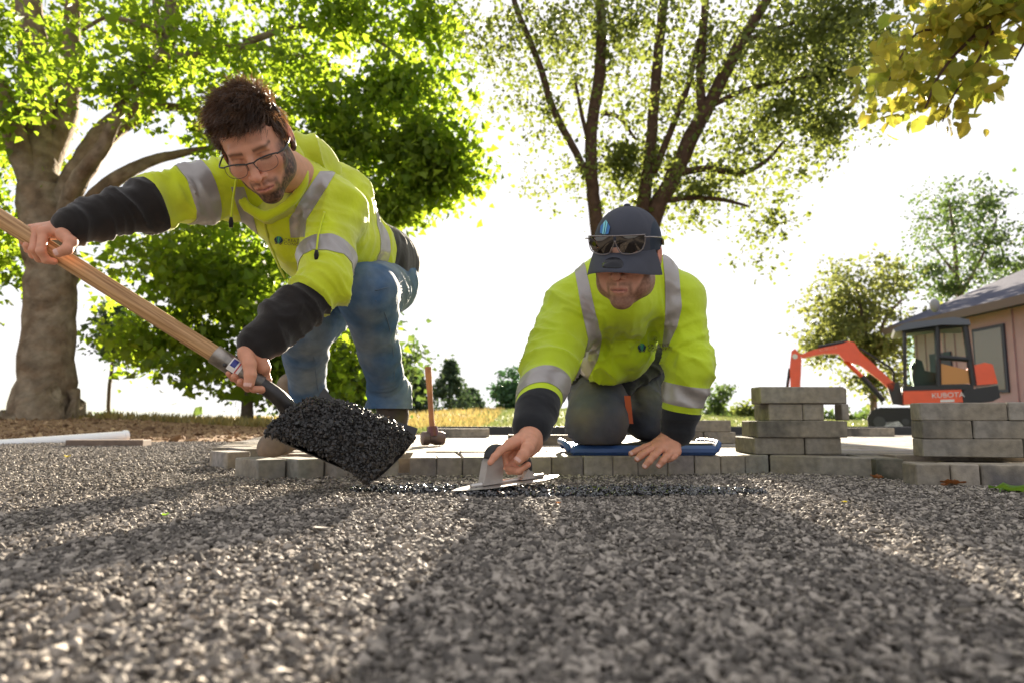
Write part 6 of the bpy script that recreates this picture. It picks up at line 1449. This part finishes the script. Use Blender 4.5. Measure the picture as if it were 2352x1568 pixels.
# short hair at the temples
r_ = np.random.default_rng(8); rt = []; 
for k in range(2600):
    s = r_.choice((-1, 1)); rt.append(A(s * (.0775 + .003 * r_.random()), r_.uniform(-.035, .05), r_.uniform(-.035, .02)))
rt = np.array(rt); V, F, k = strands(rt, np.tile(A(0, -.2, -1), (len(rt), 1)) + r_.normal(0, .2, (len(rt), 3)), r_.uniform(.006, .012, len(rt)), np.zeros(3), .0011, 2, 0, 3)
mk('hair', V @ HM2.T + HT2, F, hair_m, man2, rnd=np.full(len(V), .7))

# ============================================================ TROWEL and KNEELING BOARD
tipL, tipR = P(1036, 1134, 1.63), P(1284, 1096, 1.87); tipL[2] = .012; tipR[2] = .030
tu = nrm(tipR - tipL); tw = nrm(np.cross(A(0, 0, 1), tu)); tn = nrm(np.cross(tu, tw)); Lt = np.linalg.norm(tipR - tipL); tmid = (tipL + tipR) / 2
trw = empty('trowel', tmid, 'steel finishing trowel with a black grip sweeping over the wet asphalt strip', 'trowel')
ts = mat('brushed_steel', (.50, .47, .44), rough=.32, metal=.85, noise=(12, .15)); tg = mat('trowel_grip', (.018, .018, .018), rough=.5, bump=[(60, .3, .001)]); tb = mat('dull_alloy', (.40, .36, .33), rough=.45, metal=.5, noise=(20, .2))
o = [(0, 0), (.04, .028), (.10, .046), (Lt - .10, .046), (Lt - .04, .028), (Lt, 0), (Lt - .04, -.028), (Lt - .10, -.046), (.10, -.046), (.04, -.028)]
mk('blade', *slab([tipL + tu * a + tw * b for a, b in o], .0016, tn), ts, trw); mk('spine', *box((0, 0, 0), (1, 1, 1)), ts, trw)
bpy.data.objects.remove([x for x in trw.children if x.name.startswith('spine')][0])
def tpt(s, h_, w_=0): return tipL + tu * s + tn * h_ + tw * w_
v, f_ = tube([tpt(.06, .006), tpt(Lt - .06, .006)], .006, 8); mk('spine', v, f_, ts, trw, sm=True)
v, f_ = slab([tpt(.090, .004, -.012), tpt(.150, .004, -.012), tpt(.155, .045, -.012), tpt(.150, .078, -.012), tpt(.128, .082, -.012), tpt(.105, .06, -.012)], .024, tw); mk('front_post', v, f_, tb, trw)
v, f_ = slab([tpt(.215, .004, -.012), tpt(.262, .004, -.012), tpt(.256, .02, -.012), tpt(.240, .03, -.012)], .024, tw); mk('rear_post', v, f_, tb, trw)
gp_ = spline([tpt(.118, .062), tpt(.138, .084), tpt(.175, .080), tpt(.215, .068), tpt(.240, .05), tpt(.248, .022)], 5); mk('grip', *tube(gp_, [.014, .017, .018, .0185, .018, .017, .016, .016, .0155, .015, .015, .015, .015, .015, .015, .015, .015, .015, .015, .015, .015, .0145, .014, .014, .013, .012][:len(gp_)], 14), tg, trw, sm=True, ang=60)
x0, x1 = P(1308, 1030, 2.3)[0], P(1640, 1030, 2.3)[0]
kb = empty('kneeling_board', ((x0 + x1) / 2, 2.42, PZ), 'blue plastic kneeling board with a dark pad under the kneeling man', 'board')
bl_m = mat('blue_plastic', (.035, .085, .24), rough=.4, noise=(20, .15)); pad_m = mat('olive_pad', (.035, .035, .022), rough=.85, noise=(30, .3))
mk('tray', *box(((x0 + x1) / 2, 2.43, PZ + .017), (x1 - x0, .36, .032), 0, .01), bl_m, kb, sm=True, ang=30)
mk('pad', *box(((x0 + x1) / 2 + .02, 2.43, PZ + .034), (x1 - x0 - .06, .32, .012), 0, .005), pad_m, kb)
for s, xx_ in ((-1, x0), (1, x1)):
    mk('handle', *tube(spline([A(xx_ + s * .0, 2.28, PZ + .015), A(xx_ + s * .015, 2.30, PZ + .038), A(xx_ + s * .02, 2.42, PZ + .042), A(xx_ + s * .015, 2.54, PZ + .038), A(xx_, 2.56, PZ + .015)], 4), .010, 8), bl_m, kb, sm=True)
